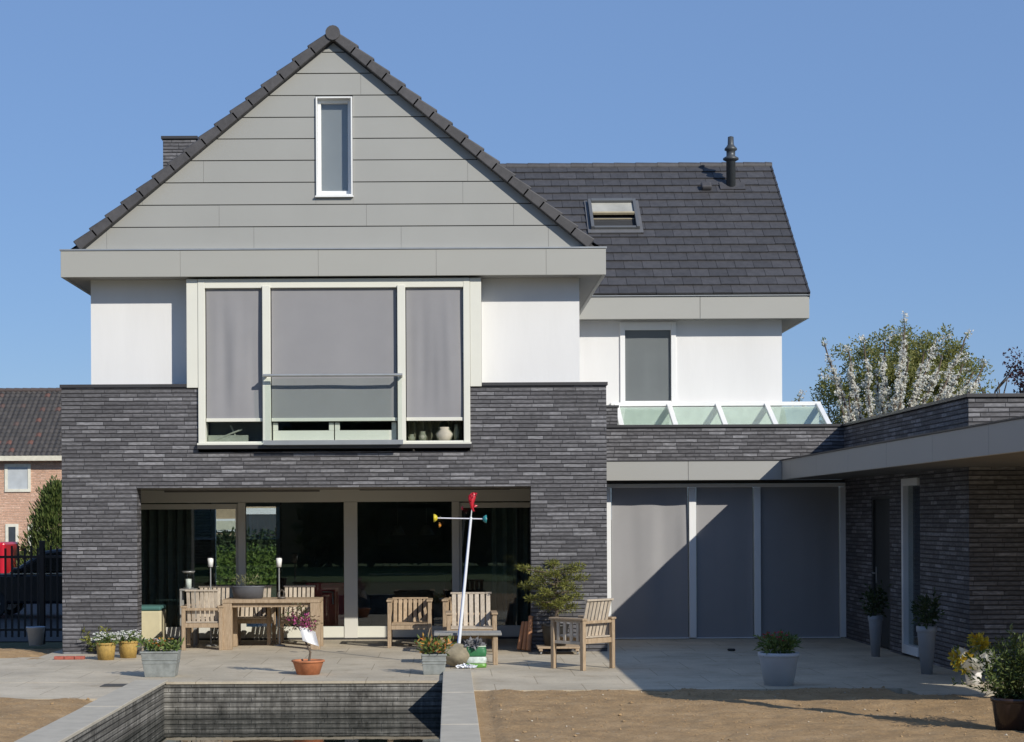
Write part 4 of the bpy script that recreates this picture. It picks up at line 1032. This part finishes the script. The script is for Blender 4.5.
def cup(X, Y, Z, dirx, m, r=.05):
    q = MB(); n = 14; prof = [(0, -.9), (.5, -.75), (.85, -.35), (1, .1), (.9, .1), (.7, -.3), (0, -.7)]
    vs = []; fs = []
    for rr_, z in prof:
        for k in range(n): vs.append((X + dirx * z * r, Y + math.cos(k * 6.283 / n) * rr_ * r, Z + math.sin(k * 6.283 / n) * rr_ * r))
    for i in range(len(prof) - 1):
        for k in range(n): fs.append((i * n + k, i * n + (k + 1) % n, (i + 1) * n + (k + 1) % n, (i + 1) * n + k))
    q.add(vs, fs, True); return q.build('cup', m, ws)
YEL = plain('yellow plastic', (.62, .50, .03), .4); TEAL = plain('teal plastic', (.02, .22, .24), .4); REDP = plain('red plastic', (.50, .015, .03), .4)
cup(xl_, wsY, zl2, -1, YEL, .055); cup(xr_ - .01, wsY, zr2, 1, TEAL, .055)
xo, zo = W(439, 525, wsY + .1); cup(xo, wsY + .12, zo, -1, plain('orange plastic', (.5, .2, .02), .4), .035)
xo, zo = W(463, 508, wsY + .1); cup(xo, wsY + .12, zo, 1, REDP, .03)
q = MB(); xb2, zb2 = W(472.5, 502, wsY)
n1, n2 = 12, 12; vs = []; fs = []
for j in range(n1 + 1):
    for i in range(n2):
        a, b = math.pi * j / n1, 2 * math.pi * i / n2; k = .045 * (1 + .5 * math.sin(a * 2.0 + .4))
        vs.append((xb2 + math.sin(a) * math.cos(b) * k + .012 * math.cos(a * 2), wsY + math.sin(a) * math.sin(b) * .03, zb2 + math.cos(a) * .125))
for j in range(n1):
    for i in range(n2): fs.append((j * n2 + i, j * n2 + (i + 1) % n2, (j + 1) * n2 + (i + 1) % n2, (j + 1) * n2 + i))
q.add(vs, fs, True)
for k in range(16):
    zz = zb2 + random.uniform(-.09, .1); q.leaf((xb2, wsY, zz), (random.gauss(0, 1), random.gauss(0, 1) - .4, random.gauss(0, .6)), .075, .04)
q.build('bird', REDP, ws)
q = MB(); q.tube([p1, (xb2, wsY, zb2)], .008, 6); q.build('spindle', plain('pale rod', (.7, .7, .7), .4), ws)
# sack
gx, gy_ = G(476, 668); t = thing('potting_soil_sack', 'upright green and white sack of potting soil beside the boulder', 'sack', (gx, gy_ + .1, 0))
def sack(x0, x1, y0, y1, z0, z1, sd):
    q = MB(); vs = []; fs = []; nx_, nz_ = 14, 8
    per = []
    for j in range(nz_ + 1):
        v = j / nz_
        for i in range(24):
            a = 6.283 * i / 24; cx_, sx_ = math.cos(a), math.sin(a)
            e = .45; X = (abs(cx_) ** e) * (1 if cx_ > 0 else -1); Y = (abs(sx_) ** e) * (1 if sx_ > 0 else -1)
            bl = 1 + .06 * math.sin(v * 3.14) + .05 * noise.noise((cx_ * 2 + sd, sx_ * 2, v * 4))
            vs.append(((x0 + x1) / 2 + X * (x1 - x0) / 2 * bl, (y0 + y1) / 2 + Y * (y1 - y0) / 2 * bl, z0 + (z1 - z0) * v))
    for j in range(nz_):
        for i in range(24): fs.append((j * 24 + i, j * 24 + (i + 1) % 24, (j + 1) * 24 + (i + 1) % 24, (j + 1) * 24 + i))
    fs.append([23 - i for i in range(24)]); fs.append([nz_ * 24 + i for i in range(24)])
    q.add(vs, fs, True); return q
sack(gx - .13, gx + .13, gy_ + .02, gy_ + .2, 0.002, .055, 1).build('sack_base', plain('lime green film', (.12, .30, .05), .4), t)
sack(gx - .13, gx + .13, gy_ + .02, gy_ + .2, .057, .14, 1).build('sack_print', plain('white printed film', (.55, .62, .58), .4, .35, 16), t)
sack(gx - .13, gx + .13, gy_ + .02, gy_ + .2, .142, .262, 1).build('sack_body', plain('dark green film', (.03, .15, .06), .4, .2, 10), t)
sack(gx - .125, gx + .125, gy_ + .03, gy_ + .19, .264, .278, 1).build('sack_seam', plain('pale film', (.55, .62, .5), .4), t)
q = MB(); q.puff((gx - .02, gy_ + .11, .29), .11, 160, .07, .05, .35); q.build('sack_soil', plain('grey soil lumps', (.16, .16, .17), .9, .3, 20), t)
q = MB(); xA, yA = G(462, 668.5); [q.leaf((xA + random.uniform(-.05, .14), yA - .05 + random.uniform(-.03, .06), .012 + .02 * random.random()), (random.gauss(0, 1), random.gauss(0, .6), random.random() * .6), .07, .05) for _ in range(26)]; solo(q, 'crumpled_paper', plain('white plastic film', (.74, .76, .80), .6), 'scrap of crumpled white plastic under the boulder', 'litter')
# things on the table
cx_, cz_ = W(248, 600, 1.0); t = thing('oval_planter', 'dark oval zinc planter with wispy plants standing on the dining table', 'planter', (cx_, 1.0, .737)); c = (cx_, 1.0, .737)
roundpot(t, c, .245, .215, .185, plain('dark zinc', (.12, .125, .14), .5, .15, 8, metal=.2, obj=True), .015, 'planter', 1, .55)
q = MB()
for X in (-.15, -.08, 0, .08, .15): stems(q, (c[0] + X, c[1], .9), .05, 7, .17, .08, .012, .5)
q.build('foliage', leafmat('grey green leaves', [(.10, .13, .05), (.20, .22, .10), (.30, .28, .14)]), t)
cx_, cz_ = W(281.5, 600, .8); q = MB()
pts = [(cx_ + .055 * math.cos(a / 16 * 6.283), .8, .737 + .065 + .065 * math.sin(a / 16 * 6.283)) for a in range(17)]
q.tube(pts, .006, 6, False); q.tube([(p_[0] * .5 + cx_ * .5, .86, p_[2]) for p_ in pts], .006, 6, False); q.lathe((cx_, .82, .737), [(0, .001), (.06, .001), (.065, .03), (.058, .03), (.05, .006), (0, .006)], 16)
solo(q, 'wire_basket', plain('brown wire', (.12, .10, .08), .5), 'small round wire basket at the right of the dining table', 'basket')
# lantern on a pedestal
lx = WX(188.5, 580, 1.5); lz = WZ(188.5, 588.5, 1.5)
t = thing('plant_stand', 'slim wooden stand behind the left dining chair', 'stand', (lx, 1.5, 0))
MB().box(lx - .12, lx + .12, 1.38, 1.62, lz - .03, lz - .002).build('stand_top', WOODG, t, .004)
for sx in (-1, 1):
    for sy in (-1, 1): MB().box(lx + sx * .1 - .015, lx + sx * .1 + .015, 1.5 + sy * .1 - .015, 1.5 + sy * .1 + .015, 0, lz - .032).build('leg', WOODG, t)
t = thing('candle_lantern', 'glass hurricane lantern with a white candle and steel rim', 'lantern', (lx, 1.5, lz))
q = MB(); q.lathe((lx, 1.5, lz), [(.07, .01), (.068, .14), (.075, .235)], 20); q.build('glass_chimney', GLASS, t)
q = MB(); q.lathe((lx, 1.5, lz), [(0, .001), (.08, .001), (.08, .012), (0, .012)], 20); q.lathe((lx, 1.5, lz), [(.078, .235), (.10, .255), (.10, .265), (.076, .25)], 20); q.build('rim', STEEL, t)
q = MB(); q.lathe((lx, 1.5, lz + .013), [(0, 0), (.045, 0), (.045, .13), (0, .135)], 16); q.build('candle', plain('white wax', (.82, .82, .80), .6, .02), t)
# garden torches
for px_, lb in ((210.5, 'white headed garden torch on a thin pole before the left glass door'), (279, 'white headed garden torch on a thin pole behind the middle of the table')):
    tY = 1.46; X, Z = W(px_, 567, tY); zt2 = WZ(px_, 556.5, tY)
    t = thing('garden_torch', lb, 'torch', (X, tY, 0), 0, 'white garden torches behind the table')
    q = MB(); q.tube([(X, tY, .0), (X, tY, Z + .01)], .011, 8); q.lathe((X, tY, 0), [(0, .001), (.09, .001), (.09, .015), (.012, .03)], 16); q.build('pole', STEEL, t)
    q = MB(); q.lathe((X, tY, Z), [(0, 0), (.036, 0), (.047, zt2 - Z - .025), (.035, zt2 - Z - .02), (0, zt2 - Z - .02)], 18); q.build('torch_head', plain('opal white', (.82, .82, .80), .4, .01), t)
    q = MB(); q.lathe((X, tY, zt2 - .018), [(.05, 0), (.045, .018), (0, .022)], 16); q.build('cap', CAP, t)
# cream box with teal cushion
bx0_, bx1_ = WX(132, 620, 1.7), WX(161, 620, 1.7); bt0, bt1 = WZ(150, 637, 1.7), WZ(150, 611, 1.7)
t = thing('cushioned_box', 'cream garden box with a teal cushion inside the porch at the left', 'storage box', ((bx0_ + bx1_) / 2, 1.95, 0))
MB().box(bx0_, bx1_, 1.7, 2.2, .0, bt1).build('box_body', plain('cream canvas', (.60, .54, .36), .8, .08, 5), t, .02)
MB().box(bx0_ - .01, bx1_ - .0, 1.69, 2.2, bt1 + .002, bt1 + .075).build('cushion', plain('teal canvas', (.06, .16, .15), .85, .1, 8), t, .03)
# bucket
gx, gy_ = G(36, 648); t = thing('bucket', 'pale blue plastic bucket standing in the shade by the metal fence', 'bucket', (gx, gy_, 0))
zb_ = .04
q = MB(); q.lathe((gx, gy_, zb_), [(0, .002), (.10, 0), (.135, .26), (.145, .262), (.145, .28), (.128, .28), (.095, .02), (0, .02)], 22); q.build('pail', plain('pale blue plastic', (.42, .50, .58), .45, .04), t)
q = MB(); q.tube([(gx + .14 * math.cos(a), gy_ - .03 - .02 * math.sin(a), zb_ + .27 - .13 * math.sin(a)) for a in [k * 3.1416 / 12 for k in range(13)]], .004, 5); q.build('handle', STEEL, t)
# small ground items
gx, gy_ = G(117, 685.5); q = MB(); q.box(gx - .17, gx + .17, gy_ - .15, gy_ + .15, .001, .006)
for k in range(6): q.box(gx - .15, gx + .15, gy_ - .12 + k * .045, gy_ - .10 + k * .045, .0065, .010)
solo(q, 'drain_cover', plain('cast iron', (.07, .07, .07), .6, .2, 20), 'dark square drain cover let into the terrace left of the pond', 'drain cover')
gx, gy_ = G(69, 659.5); q = MB()
for k in range(3): q.box(gx - .2 + k * .14, gx - .07 + k * .14, gy_ - .03, gy_ + .07, 0, .045)
solo(q, 'red_brick_edging', plain('red brick', (.36, .10, .07), .85, .2, 20), 'short strip of red bricks at the foot of the dark brick corner', 'brick edging', None, .006)
gx, gy_ = G(731, 651); q = MB(); q.box(gx - .05, gx + .06, gy_ - .04, gy_ + .04, .002, .035); solo(q, 'door_stop_block', plain('black rubber', (.02, .02, .02), .7), 'small black block lying before the grey screens', 'block', None, .02)

# ------------------------------------------------------------------ street side, left
FYp = 3.5
f = thing('metal_fence', 'black metal bar fence running left from the brick corner', 'fence', (-8.2, FYp, 0))
q = MB(); x = BX0 - .1
while x > -11.2: q.bar((x, FYp, .02), (x, FYp, 1.46 + .04 * ((int(x * 7)) % 2)), .03, .03); x -= .105
FBL = plain('black fence paint', (.012, .012, .013), .5)
q.build('bars', FBL, f)
q = MB(); q.box(-11.2, BX0 - .03, FYp - .02, FYp + .02, .12, .16); q.box(-11.2, BX0 - .03, FYp - .021, FYp + .021, 1.30, 1.34); q.build('rails', FBL, f)
for X in (-6.62, -8.6, -10.6): MB().box(X - .04, X + .04, FYp - .042, FYp + .042, -.1, 1.58).build('post', FBL, f, .005)
MB().box(-60, -5.7, 4.6, 60, -.13, -.125).build('x', EARTH); o = bpy.data.objects['x']; o.name = 'road'; o['kind'] = 'structure'; o.data.materials[0] = plain('asphalt', (.028, .028, .029), .85, .2, 3, .2)
def make_car(label, X, Y, paint, flip=1):
    t = thing('parked_car', label, 'car', (X, Y, -.125))
    z0 = -.125
    def P_(pts): return [(X + flip * a, z0 + b) for a, b in (pts if flip > 0 else pts[::-1])]
    body = P_([(-2.05, .30), (2.0, .30), (2.08, .55), (2.02, .82), (1.05, .93), (-1.95, .97), (-2.10, .75), (-2.1, .45)])
    cabin = P_([(-1.9, .972), (1.0, .932), (.25, 1.40), (-.3, 1.47), (-1.2, 1.44), (-1.6, 1.3)])
    MB().prism(body, Y - .85, Y + .85).build('body', paint, t, .06)
    MB().prism(cabin, Y - .72, Y + .72).build('cabin', paint, t, .06)
    win = P_([(-1.45, 1.0), (.75, .97), (.15, 1.34), (-.3, 1.39), (-1.15, 1.37)])
    q = MB(); q.prism(win, Y - .735, Y - .722); q.build('side_window', plain('car glass', (.012, .014, .015), .08, .05), t)
    q = MB(); q.box(X - 1.9, X + 1.0, Y - .866, Y - .853, z0 + .92, z0 + .945); q.build('chrome_trim', plain('chrome', (.55, .56, .58), .2, .03, metal=.9), t)
    for wx_ in (-1.3, 1.3):
        for sy in (-.78, .78):
            q = MB(); q.tube([(X + wx_, Y + sy - .1, z0 + .31), (X + wx_, Y + sy + .1, z0 + .31)], .31, 22); wo = q.build('wheel', plain('tyre rubber', (.02, .02, .02), .8), t)
            q = MB(); q.tube([(X + wx_, Y + sy - .106, z0 + .31), (X + wx_, Y + sy + .106, z0 + .31)], .2, 16); q.build('rim', STEEL, wo)
    q = MB(); q.box(X + flip * 1.98 - .06, X + flip * 1.98 + .06, Y - .75, Y - .45, z0 + .62, z0 + .76); q.build('headlight', plain('clear lamp', (.6, .6, .6), .2), t, .02)
    q = MB(); q.box(X + flip * .75 - .08, X + flip * .75 + .08, Y - .98, Y - .83, z0 + .95, z0 + 1.06); q.build('mirror', paint, t, .03)
    return t
make_car('black parked car behind the metal fence with a chrome window line', -8.25, 12.6, plain('black car paint', (.016, .019, .024), .15, .05, 2), -1)
vX, vY = -14.2, 24.0
t = thing('parked_van', 'bright red parked van seen behind the bonnet of the black car', 'van', (vX, vY, -.125)); z0 = -.125; RV = plain('red van paint', (.55, .012, .03), .3, .05, 2)
MB().prism([(vX + 2.1, z0 + .3), (vX - 1.95, z0 + .3), (vX - 2.0, z0 + .8), (vX - 1.35, z0 + .9), (vX - .95, z0 + 1.42), (vX + 2.1, z0 + 1.45)], vY - .8, vY + .8).build('body', RV, t, .06)
MB().prism([(vX - .25, z0 + .92), (vX - 1.2, z0 + .92), (vX - .88, z0 + 1.32), (vX - .25, z0 + 1.32)], vY - .815, vY - .802).build('side_window', plain('van glass', (.02, .025, .03), .08, .05), t)
for wx_ in (-1.35, 1.3):
    for sy in (-.74, .74):
        q = MB(); q.tube([(vX + wx_, vY + sy - .1, z0 + .31), (vX + wx_, vY + sy + .1, z0 + .31)], .31, 20); q.build('wheel', plain('van tyre', (.02, .02, .02), .8), t)

# neighbour house
nY = 56.0; s_n = F / (D + nY)
ex1 = -13.0; ex0 = -34.0
nz1 = WZ(30, 457.5, nY)
NB = thing('brick_house', 'pinkish brick house with a dark tiled roof beyond the fence at the left', 'house', (-23.5, nY + 4, 0))
NBR = brick('pink brick', (.55, .32, .215), (.64, .38, .26), (.68, .44, .32), (.55, .44, .34), .075, .22, .008)
MB().box(ex0, ex1, nY, nY + 8, -.2, nz1).build('wall', NBR, NB)
ryN = nY + 4.4; rzN = WZ(30, 391.5, ryN)
q = MB(); n = 18; L = Vector((0, ryN - nY + .5, rzN - nz1)).length; rt = random.Random(2)
for k in range(n):
    a, b = k / n, (k + 1.2) / n
    for sgn in (1, -1):
        x = ex0 - .2
        while x < ex1 + .2:
            def at(t): 
                Yq = (nY - .5) + (ryN - nY + .5) * min(t, 1); Zq = nz1 + .0 + (rzN - nz1) * min(t, 1)
                return (Yq if sgn > 0 else 2 * ryN - Yq, Zq)
            ya_, za_ = at(a); yb_, zb2_ = at(b)
            q.add([(x, ya_, za_ + .05), (x + .12, ya_, za_ + .11), (x + .24, ya_, za_ + .05), (x + .24, yb_, zb2_ + .02), (x + .12, yb_, zb2_ + .07), (x, yb_, zb2_ + .02)], [(0, 1, 4, 5), (1, 2, 3, 4)])
            x += .245
m = N('old mixed roof tiles'); g = m.n('NewGeometry')
c = m.ramp(g.outputs['Random Per Island'], [(0, (.055, .05, .047)), (.90, (.085, .075, .068)), (.95, (.13, .07, .055)), (1, (.17, .08, .06))])
m.l(c, m.b.inputs['Base Color']); m.b.inputs['Roughness'].default_value = .8
q.build('roof', m.m, NB)
q = MB(); vs = [(ex0, nY, nz1), (ex0, nY + 8, nz1), (ex0, ryN, rzN - .05), (ex1, nY, nz1), (ex1, nY + 8, nz1), (ex1, ryN, rzN - .05)]; q.add(vs, [(0, 1, 2), (5, 4, 3)]); q.build('gable', NBR, NB)
q = MB(); x = ex0
while x < ex1: q.tube([(x, ryN, rzN + .05), (x + .42, ryN, rzN + .05)], [.13, .11], 8); x += .4
q.build('ridge', plain('ridge tile', (.08, .06, .055), .8), NB)
q = MB(); q.box(ex0 - .2, ex1 + .2, nY - .55, nY - .35, nz1 - .16, nz1 + .06); q.build('gutter', plain('cream gutter', (.66, .62, .5), .5), NB)
FCR = plain('cream neighbour frame', (.72, .69, .58), .5); CUR = plain('net curtain', (.45, .48, .50), .8, .1, 3)
def nwin(x0, x1, y0, y1):
    a, b = WX(x0, 500, nY), WX(x1, 500, nY); z1, z0 = WZ(x0, y0, nY), WZ(x0, y1, nY)
    q = MB(); t_ = .13; q.box(a, b, nY - .05, nY - .002, z1 - t_, z1); q.box(a, b, nY - .06, nY - .002, z0, z0 + t_); q.box(a, a + t_, nY - .05, nY - .002, z0 + t_, z1 - t_); q.box(b - t_, b, nY - .05, nY - .002, z0 + t_, z1 - t_)
    fo = q.build('window', FCR, NB); MB().box(a + t_, b - t_, nY - .02, nY - .003, z0 + t_, z1 - t_).build('pane', CUR if y0 < 500 else plain('dark pane', (.05, .06, .07), .1), fo)
nwin(5, 31, 464, 492); nwin(5.5, 18.5, 524, 556); nwin(28, 40, 524, 556); nwin(-60, -35, 464, 492)
# conifer shrub
q = MB(); tY = 24; X = WX(58, 540, tY); zt2 = WZ(55, 487, tY)
t = thing('conifer', 'bushy green conifer in front of the pink brick house', 'tree', (X, tY, -.1))
MB().tube([(X, tY, -.12), (X, tY, 1.2)], [.09, .05], 8).build('trunk', BARK, t)
for k in range(420):
    z = random.uniform(.05, 1); r = 1.05 * (1 - z) ** .6 * random.uniform(.5, 1.05) + .08; a = random.uniform(0, 6.28)
    p = Vector((X + math.cos(a) * r, tY + math.sin(a) * r, -.1 + z * (zt2 + .05))); 
    for i in range(26): q.leaf(p + Vector((random.gauss(0, .10), random.gauss(0, .10), random.gauss(0, .12))), Vector((math.cos(a) * .7, math.sin(a) * .7, .8 + random.random())), .15, .045)
q.build('foliage', leafmat('conifer sprays', [(.05, .085, .02), (.10, .14, .035), (.16, .19, .055)]), t)
# dark hedge along the street
q = MB()
for k in range(2600):
    p = Vector((random.uniform(-20, -10.2), random.uniform(10.2, 11.2), 0)); p.z = random.random() ** .6 * 1.0
    q.leaf(p, (random.gauss(0, 1), random.gauss(0, 1) - .5, random.gauss(0, 1) + .4), .16, .09)
# ------------------------------------------------------------------ trees beyond the wing
def grow(q, p, d, L, r, depth, tips, spread=.55, kids=3):
    pts = [p]; rs = [r]; dd = Vector(d)
    for i in range(4):
        dd = (dd + Vector((random.gauss(0, .12), random.gauss(0, .12), random.gauss(0, .08) + .03))).normalized(); pts.append(pts[-1] + dd * L / 4); rs.append(r * (1 - .12 * (i + 1)))
    q.tube(pts, rs, 7 if depth > 1 else 5, False)
    if depth == 0: tips.append(pts[-1]); return
    for k in range(kids):
        b = pts[random.choice((2, 3, 4))] if k else pts[4]
        a = random.uniform(0, 6.28); nd = (dd + Vector((math.cos(a), math.sin(a), random.uniform(-.1, .5))) * spread).normalized()
        grow(q, b, nd, L * random.uniform(.6, .8), r * .55, depth - 1, tips, spread, kids)
tY = 24.0; s_t = F / (D + tY); X = WX(905, 400, tY); ztop = WZ(900, 320, tY)
t = thing('broadleaf_tree', 'round green tree in young leaf rising behind the blossom tree', 'tree', (X, tY, -.1))
q = MB(); tips = []
grow(q, Vector((X, tY, -.1)), Vector((0, 0, 1)), 2.4, .17, 3, tips, .7, 3); q.build('trunk', BARK, t)
q = MB(); cz_ = ztop - 2.15
rc = random.Random(21)
for k in range(420):
    d = Vector((rc.gauss(0, 1), rc.gauss(0, 1), rc.gauss(0, 1))).normalized(); rr_ = rc.uniform(.35, 1.0)
    if d.z < -.6: continue
    bul = 1 + .16 * noise.noise(d * 2.2)
    p = Vector((X + d.x * 2.35 * rr_ * bul, tY + d.y * 2.0 * rr_, cz_ + d.z * 2.0 * rr_ * bul))
    q.puff(p, rc.uniform(.2, .42), rc.randint(90, 150), .085, .05, .8)
q.build('crown', leafmat('young olive leaves', [(.12, .14, .03), (.22, .235, .06), (.34, .33, .11), (.27, .25, .09)], .6, .45), t)
# cherry
tY = 15.0; X, _ = W(885, 430, tY)
t = thing('blossom_tree', 'white blossoming fruit tree with upright branches above the wing roof', 'tree', (X, tY, -.1))
q = MB(); fl = MB(); gl_ = MB()
base = Vector((X - .1, tY, 2.7)); q.tube([(X, tY, -.1), (X + .05, tY, 1.2), base], [.16, .13, .11], 10)
ends = [(826, 344, .3), (849, 350, .1), (862, 346, -.4), (905, 327, -.2), (888, 341, .5), (908, 345, .2), (922, 353, -.3), (938, 342, .3), (965, 338, .0), (960, 365, -.5), (988, 362, .4), (903, 360, -.6), (880, 372, .6), (942, 356, -.2), (870, 384, .3), (847, 398, -.3), (799, 400, .2), (838, 378, .6), (925, 385, .5), (950, 380, .1), (893, 392, .8), (972, 372, -.3), (860, 395, .9), (836, 408, -.6)]
rc = random.Random(5)
for ex_, ey_, oy in ends:
    Xe, Ze = W(ex_, ey_, tY + oy)
    P0 = base + Vector((rc.uniform(-.1, .1), rc.uniform(-.1, .1), rc.uniform(-.5, .1))); P3 = Vector((Xe, tY + oy * 1.6, Ze))
    mid = Vector((P0.x + (P3.x - P0.x) * .60, P0.y + (P3.y - P0.y) * .6, P0.z + (P3.z - P0.z) * .44))
    pts = []
    for i in range(13):
        u = i / 12; p = P0 * (1 - u) ** 2 + mid * 2 * u * (1 - u) + P3 * u * u; pts.append(p + Vector((rc.gauss(0, .02), rc.gauss(0, .02), 0)))
    q.tube(pts, [.05 * (1 - .8 * i / 12) + .006 for i in range(13)], 6)
    for i in range(3, 13):
        u = i / 12
        for k in range(max(5, int((pts[i] - pts[i - 1]).length / .020))):
            pp = pts[i].lerp(pts[i - 1], rc.random()) + Vector((rc.gauss(0, .03), rc.gauss(0, .03), rc.gauss(0, .035)))
            if u < .99:
                rr0 = rc.uniform(.03, .062) * (1.15 - .45 * u); lump = [Vector(v) * rr0 * rc.uniform(.6, 1.2) + pp for v in ((1, 0, 0), (-1, 0, 0), (0, 1, 0), (0, -1, 0), (0, 0, 1), (0, 0, -1))]
                fl.add(lump, [(0, 2, 4), (2, 1, 4), (1, 3, 4), (3, 0, 4), (2, 0, 5), (1, 2, 5), (3, 1, 5), (0, 3, 5)]); fl.puff(pp, .07 - .02 * u, 5, .05, .045)
        if u > .5 and i % 3 == 0:   # side spur
            sp_ = pts[i] + Vector((rc.gauss(0, .16), rc.gauss(0, .16), rc.uniform(.02, .3)))
            q.tube([pts[i], sp_], [.01, .005], 4)
            for k in range(4): fl.puff(pts[i].lerp(sp_, .3 + .2 * k), .06, 9, .05, .05)
    gl_.puff(pts[-1] + Vector((0, 0, .05)), .06, 14, .09, .03)
    for k in range(3): gl_.puff(pts[rc.randint(4, 11)], .12, 6, .08, .03)
for k in range(6):
    p = base + Vector((rc.gauss(0, 1.0), rc.gauss(0, .5), rc.uniform(.7, 1.9))); fl.puff(p, .12, 14, .055, .05)
q.build('trunk', BARK, t); fl.build('blossom', leafmat('white blossom', [(.78, .76, .68), (.86, .85, .79), (.72, .70, .60)], .7, .45), t); gl_.build('leaves', leafmat('young cherry leaves', [(.10, .13, .03), (.18, .2, .05)]), t)
# purple tree
tY = 20.0; X = WX(1048, 400, tY)
t = thing('copper_tree', 'dark purple leaved tree at the right edge above the wing roof', 'tree', (X, tY, -.1))
q = MB(); tips = []; grow(q, Vector((X, tY, -.1)), Vector((0, 0, 1)), 2.6, .15, 3, tips, .7, 3); q.build('trunk', BARK, t)
q = MB(); zt2 = WZ(1024, 338, tY)
for k in range(60):
    d = Vector((rc.gauss(0, 1), rc.gauss(0, 1), rc.gauss(0, 1))).normalized(); rr_ = rc.uniform(.4, 1.0)
    q.puff((X + d.x * 1.15 * rr_, tY + d.y * 1.2 * rr_, zt2 - 1.6 + d.z * 1.9 * rr_), rc.uniform(.18, .34), 90, .09, .055, .8)
q.build('crown', leafmat('copper leaves', [(.035, .012, .016), (.07, .022, .028), (.10, .04, .045)]), t)

# street side seen through the room
q = MB(); rc = random.Random(4)
q.box(-14, -1, 30.2, 30.8, -.1, .95)
for k in range(7000): q.leaf((rc.uniform(-14, -1), rc.uniform(30.0, 30.3), rc.random() * 1.1), (rc.gauss(0, 1), rc.gauss(0, 1) - .6, rc.gauss(0, 1) + .3), .12, .07)
solo(q, 'clipped_hedge', leafmat('bright hedge leaves', [(.07, .12, .015), (.12, .19, .03), (.17, .24, .05)]), 'low clipped green hedge across the street, seen through the left glass doors', 'hedge')
q = MB(); q.box(-14, -2, 36.2, 36.7, -.1, 1.35)
for k in range(3500): q.leaf((rc.uniform(-14, -2), rc.uniform(36.0, 36.3), .6 + rc.random() * .95), (rc.gauss(0, 1), rc.gauss(0, 1) - .6, rc.gauss(0, 1) + .3), .18, .1)
solo(q, 'dark_hedge', DGREEN, 'taller dark hedge behind the clipped hedge, seen through the left glass doors', 'hedge')
t = thing('garage', 'tan garage with white trim seen through the left glass doors', 'garage', (-8, 45, 0))
MB().box(-12.2, -4.4, 44, 49, -.1, 2.75).build('wall', plain('tan wall', (.40, .30, .19), .85, .12, 5), t)
MB().box(-7.95, -4.2, 43.9, 43.998, 2.12, 2.36).build('lintel', FRAMEW, t)
MB().box(-12.4, -4.2, 43.9, 49.1, 2.752, 3.0).build('roof_edge', FRAMEW, t)
MB().box(-7.9, -4.5, 43.95, 43.998, -.1, 2.1).build('garage_door', plain('dark garage door', (.04, .045, .05), .5), t)
fo = MB().box(-9.6, -8.1, 43.93, 43.998, 1.45, 1.95).build('window', FRAMEW, t)
MB().box(-9.5, -8.2, 43.92, 43.929, 1.53, 1.87).build('pane', plain('net curtain pane', (.6, .58, .45), .5), fo)
# ------------------------------------------------------------------ garden behind the viewpoint, seen only in the glass, and an added light-blocking hedge
m = N('lawn'); p = m.pos(); m.l(m.ramp(m.noise(p, 3, 6, .7), [(.3, (.05, .10, .015)), (.7, (.09, .16, .03))]), m.b.inputs['Base Color']); m.b.inputs['Roughness'].default_value = .9
q = MB(); q.add([(-30, -60, -.125), (30, -60, -.125), (30, -27, -.125), (-30, -27, -.125)], [(0, 1, 2, 3)]); struct(q, 'lawn', m.m)
q = MB(); rc = random.Random(9)
q.box(-6.3, 30, -46.6, -46.0, 0, 7.4)
for k in range(11000):
    x = rc.uniform(-6.4, 30); y = rc.uniform(-47, -45); h_ = 8.6 + 1.4 * noise.noise((x * .35, 1, 2))  # hedge height raised to block low sky light
    z = rc.random() ** .8 * h_
    q.leaf((x, y, z), (rc.gauss(0, 1), rc.gauss(0, 1) + .6, rc.gauss(0, 1)), .6, .4)
solo(q, 'tall_hedge', DGREEN, 'tall dark evergreen hedge across the garden, mirrored in the glass doors', 'hedge')
q = MB(); q.box(-15.6, -15.2, -42, -9, -.1, 4.4)  # unseen hedge, added to dim the low sky light from the left
for k in range(9000):
    y = rc.uniform(-42, -9); h_ = 5.2 + .8 * noise.noise((y * .4, 3, 2))
    q.leaf((rc.uniform(-15.9, -14.8), y, rc.random() ** .8 * h_), (rc.gauss(0, 1) + .6, rc.gauss(0, 1), rc.gauss(0, 1)), .45, .3)
solo(q, 'sky_block_hedge', DGREEN, 'unseen dark hedge added at the left to block low sky light', 'hedge')
t = thing('garden_house', 'tan brick house across the garden, mirrored in the left glass door', 'house', (-11, -52, 0))
MB().box(-17, -6.2, -60, -52, -.1, 5).build('wall', plain('tan brick', (.34, .24, .15), .85, .15, 5), t)
q = MB()
vs = [(-17.4, -51.5, 4.9), (-17.4, -60.5, 4.9), (-17.4, -56, 8.6), (-5.8, -51.5, 4.9), (-5.8, -60.5, 4.9), (-5.8, -56, 8.6)]; q.add(vs, [(0, 1, 2), (5, 4, 3), (0, 2, 5, 3), (1, 4, 5, 2), (0, 3, 4, 1)]); q.build('roof', ROOFT, t)
for x in (-14.5, -11.5, -8.6):
    q = MB(); q.box(x - .7, x + .7, -52, -51.93, 1.0, 2.5); fo = q.build('window', FRAMEW, t); MB().box(x - .58, x + .58, -51.93, -51.91, 1.12, 2.38).build('pane', GLASS, fo)
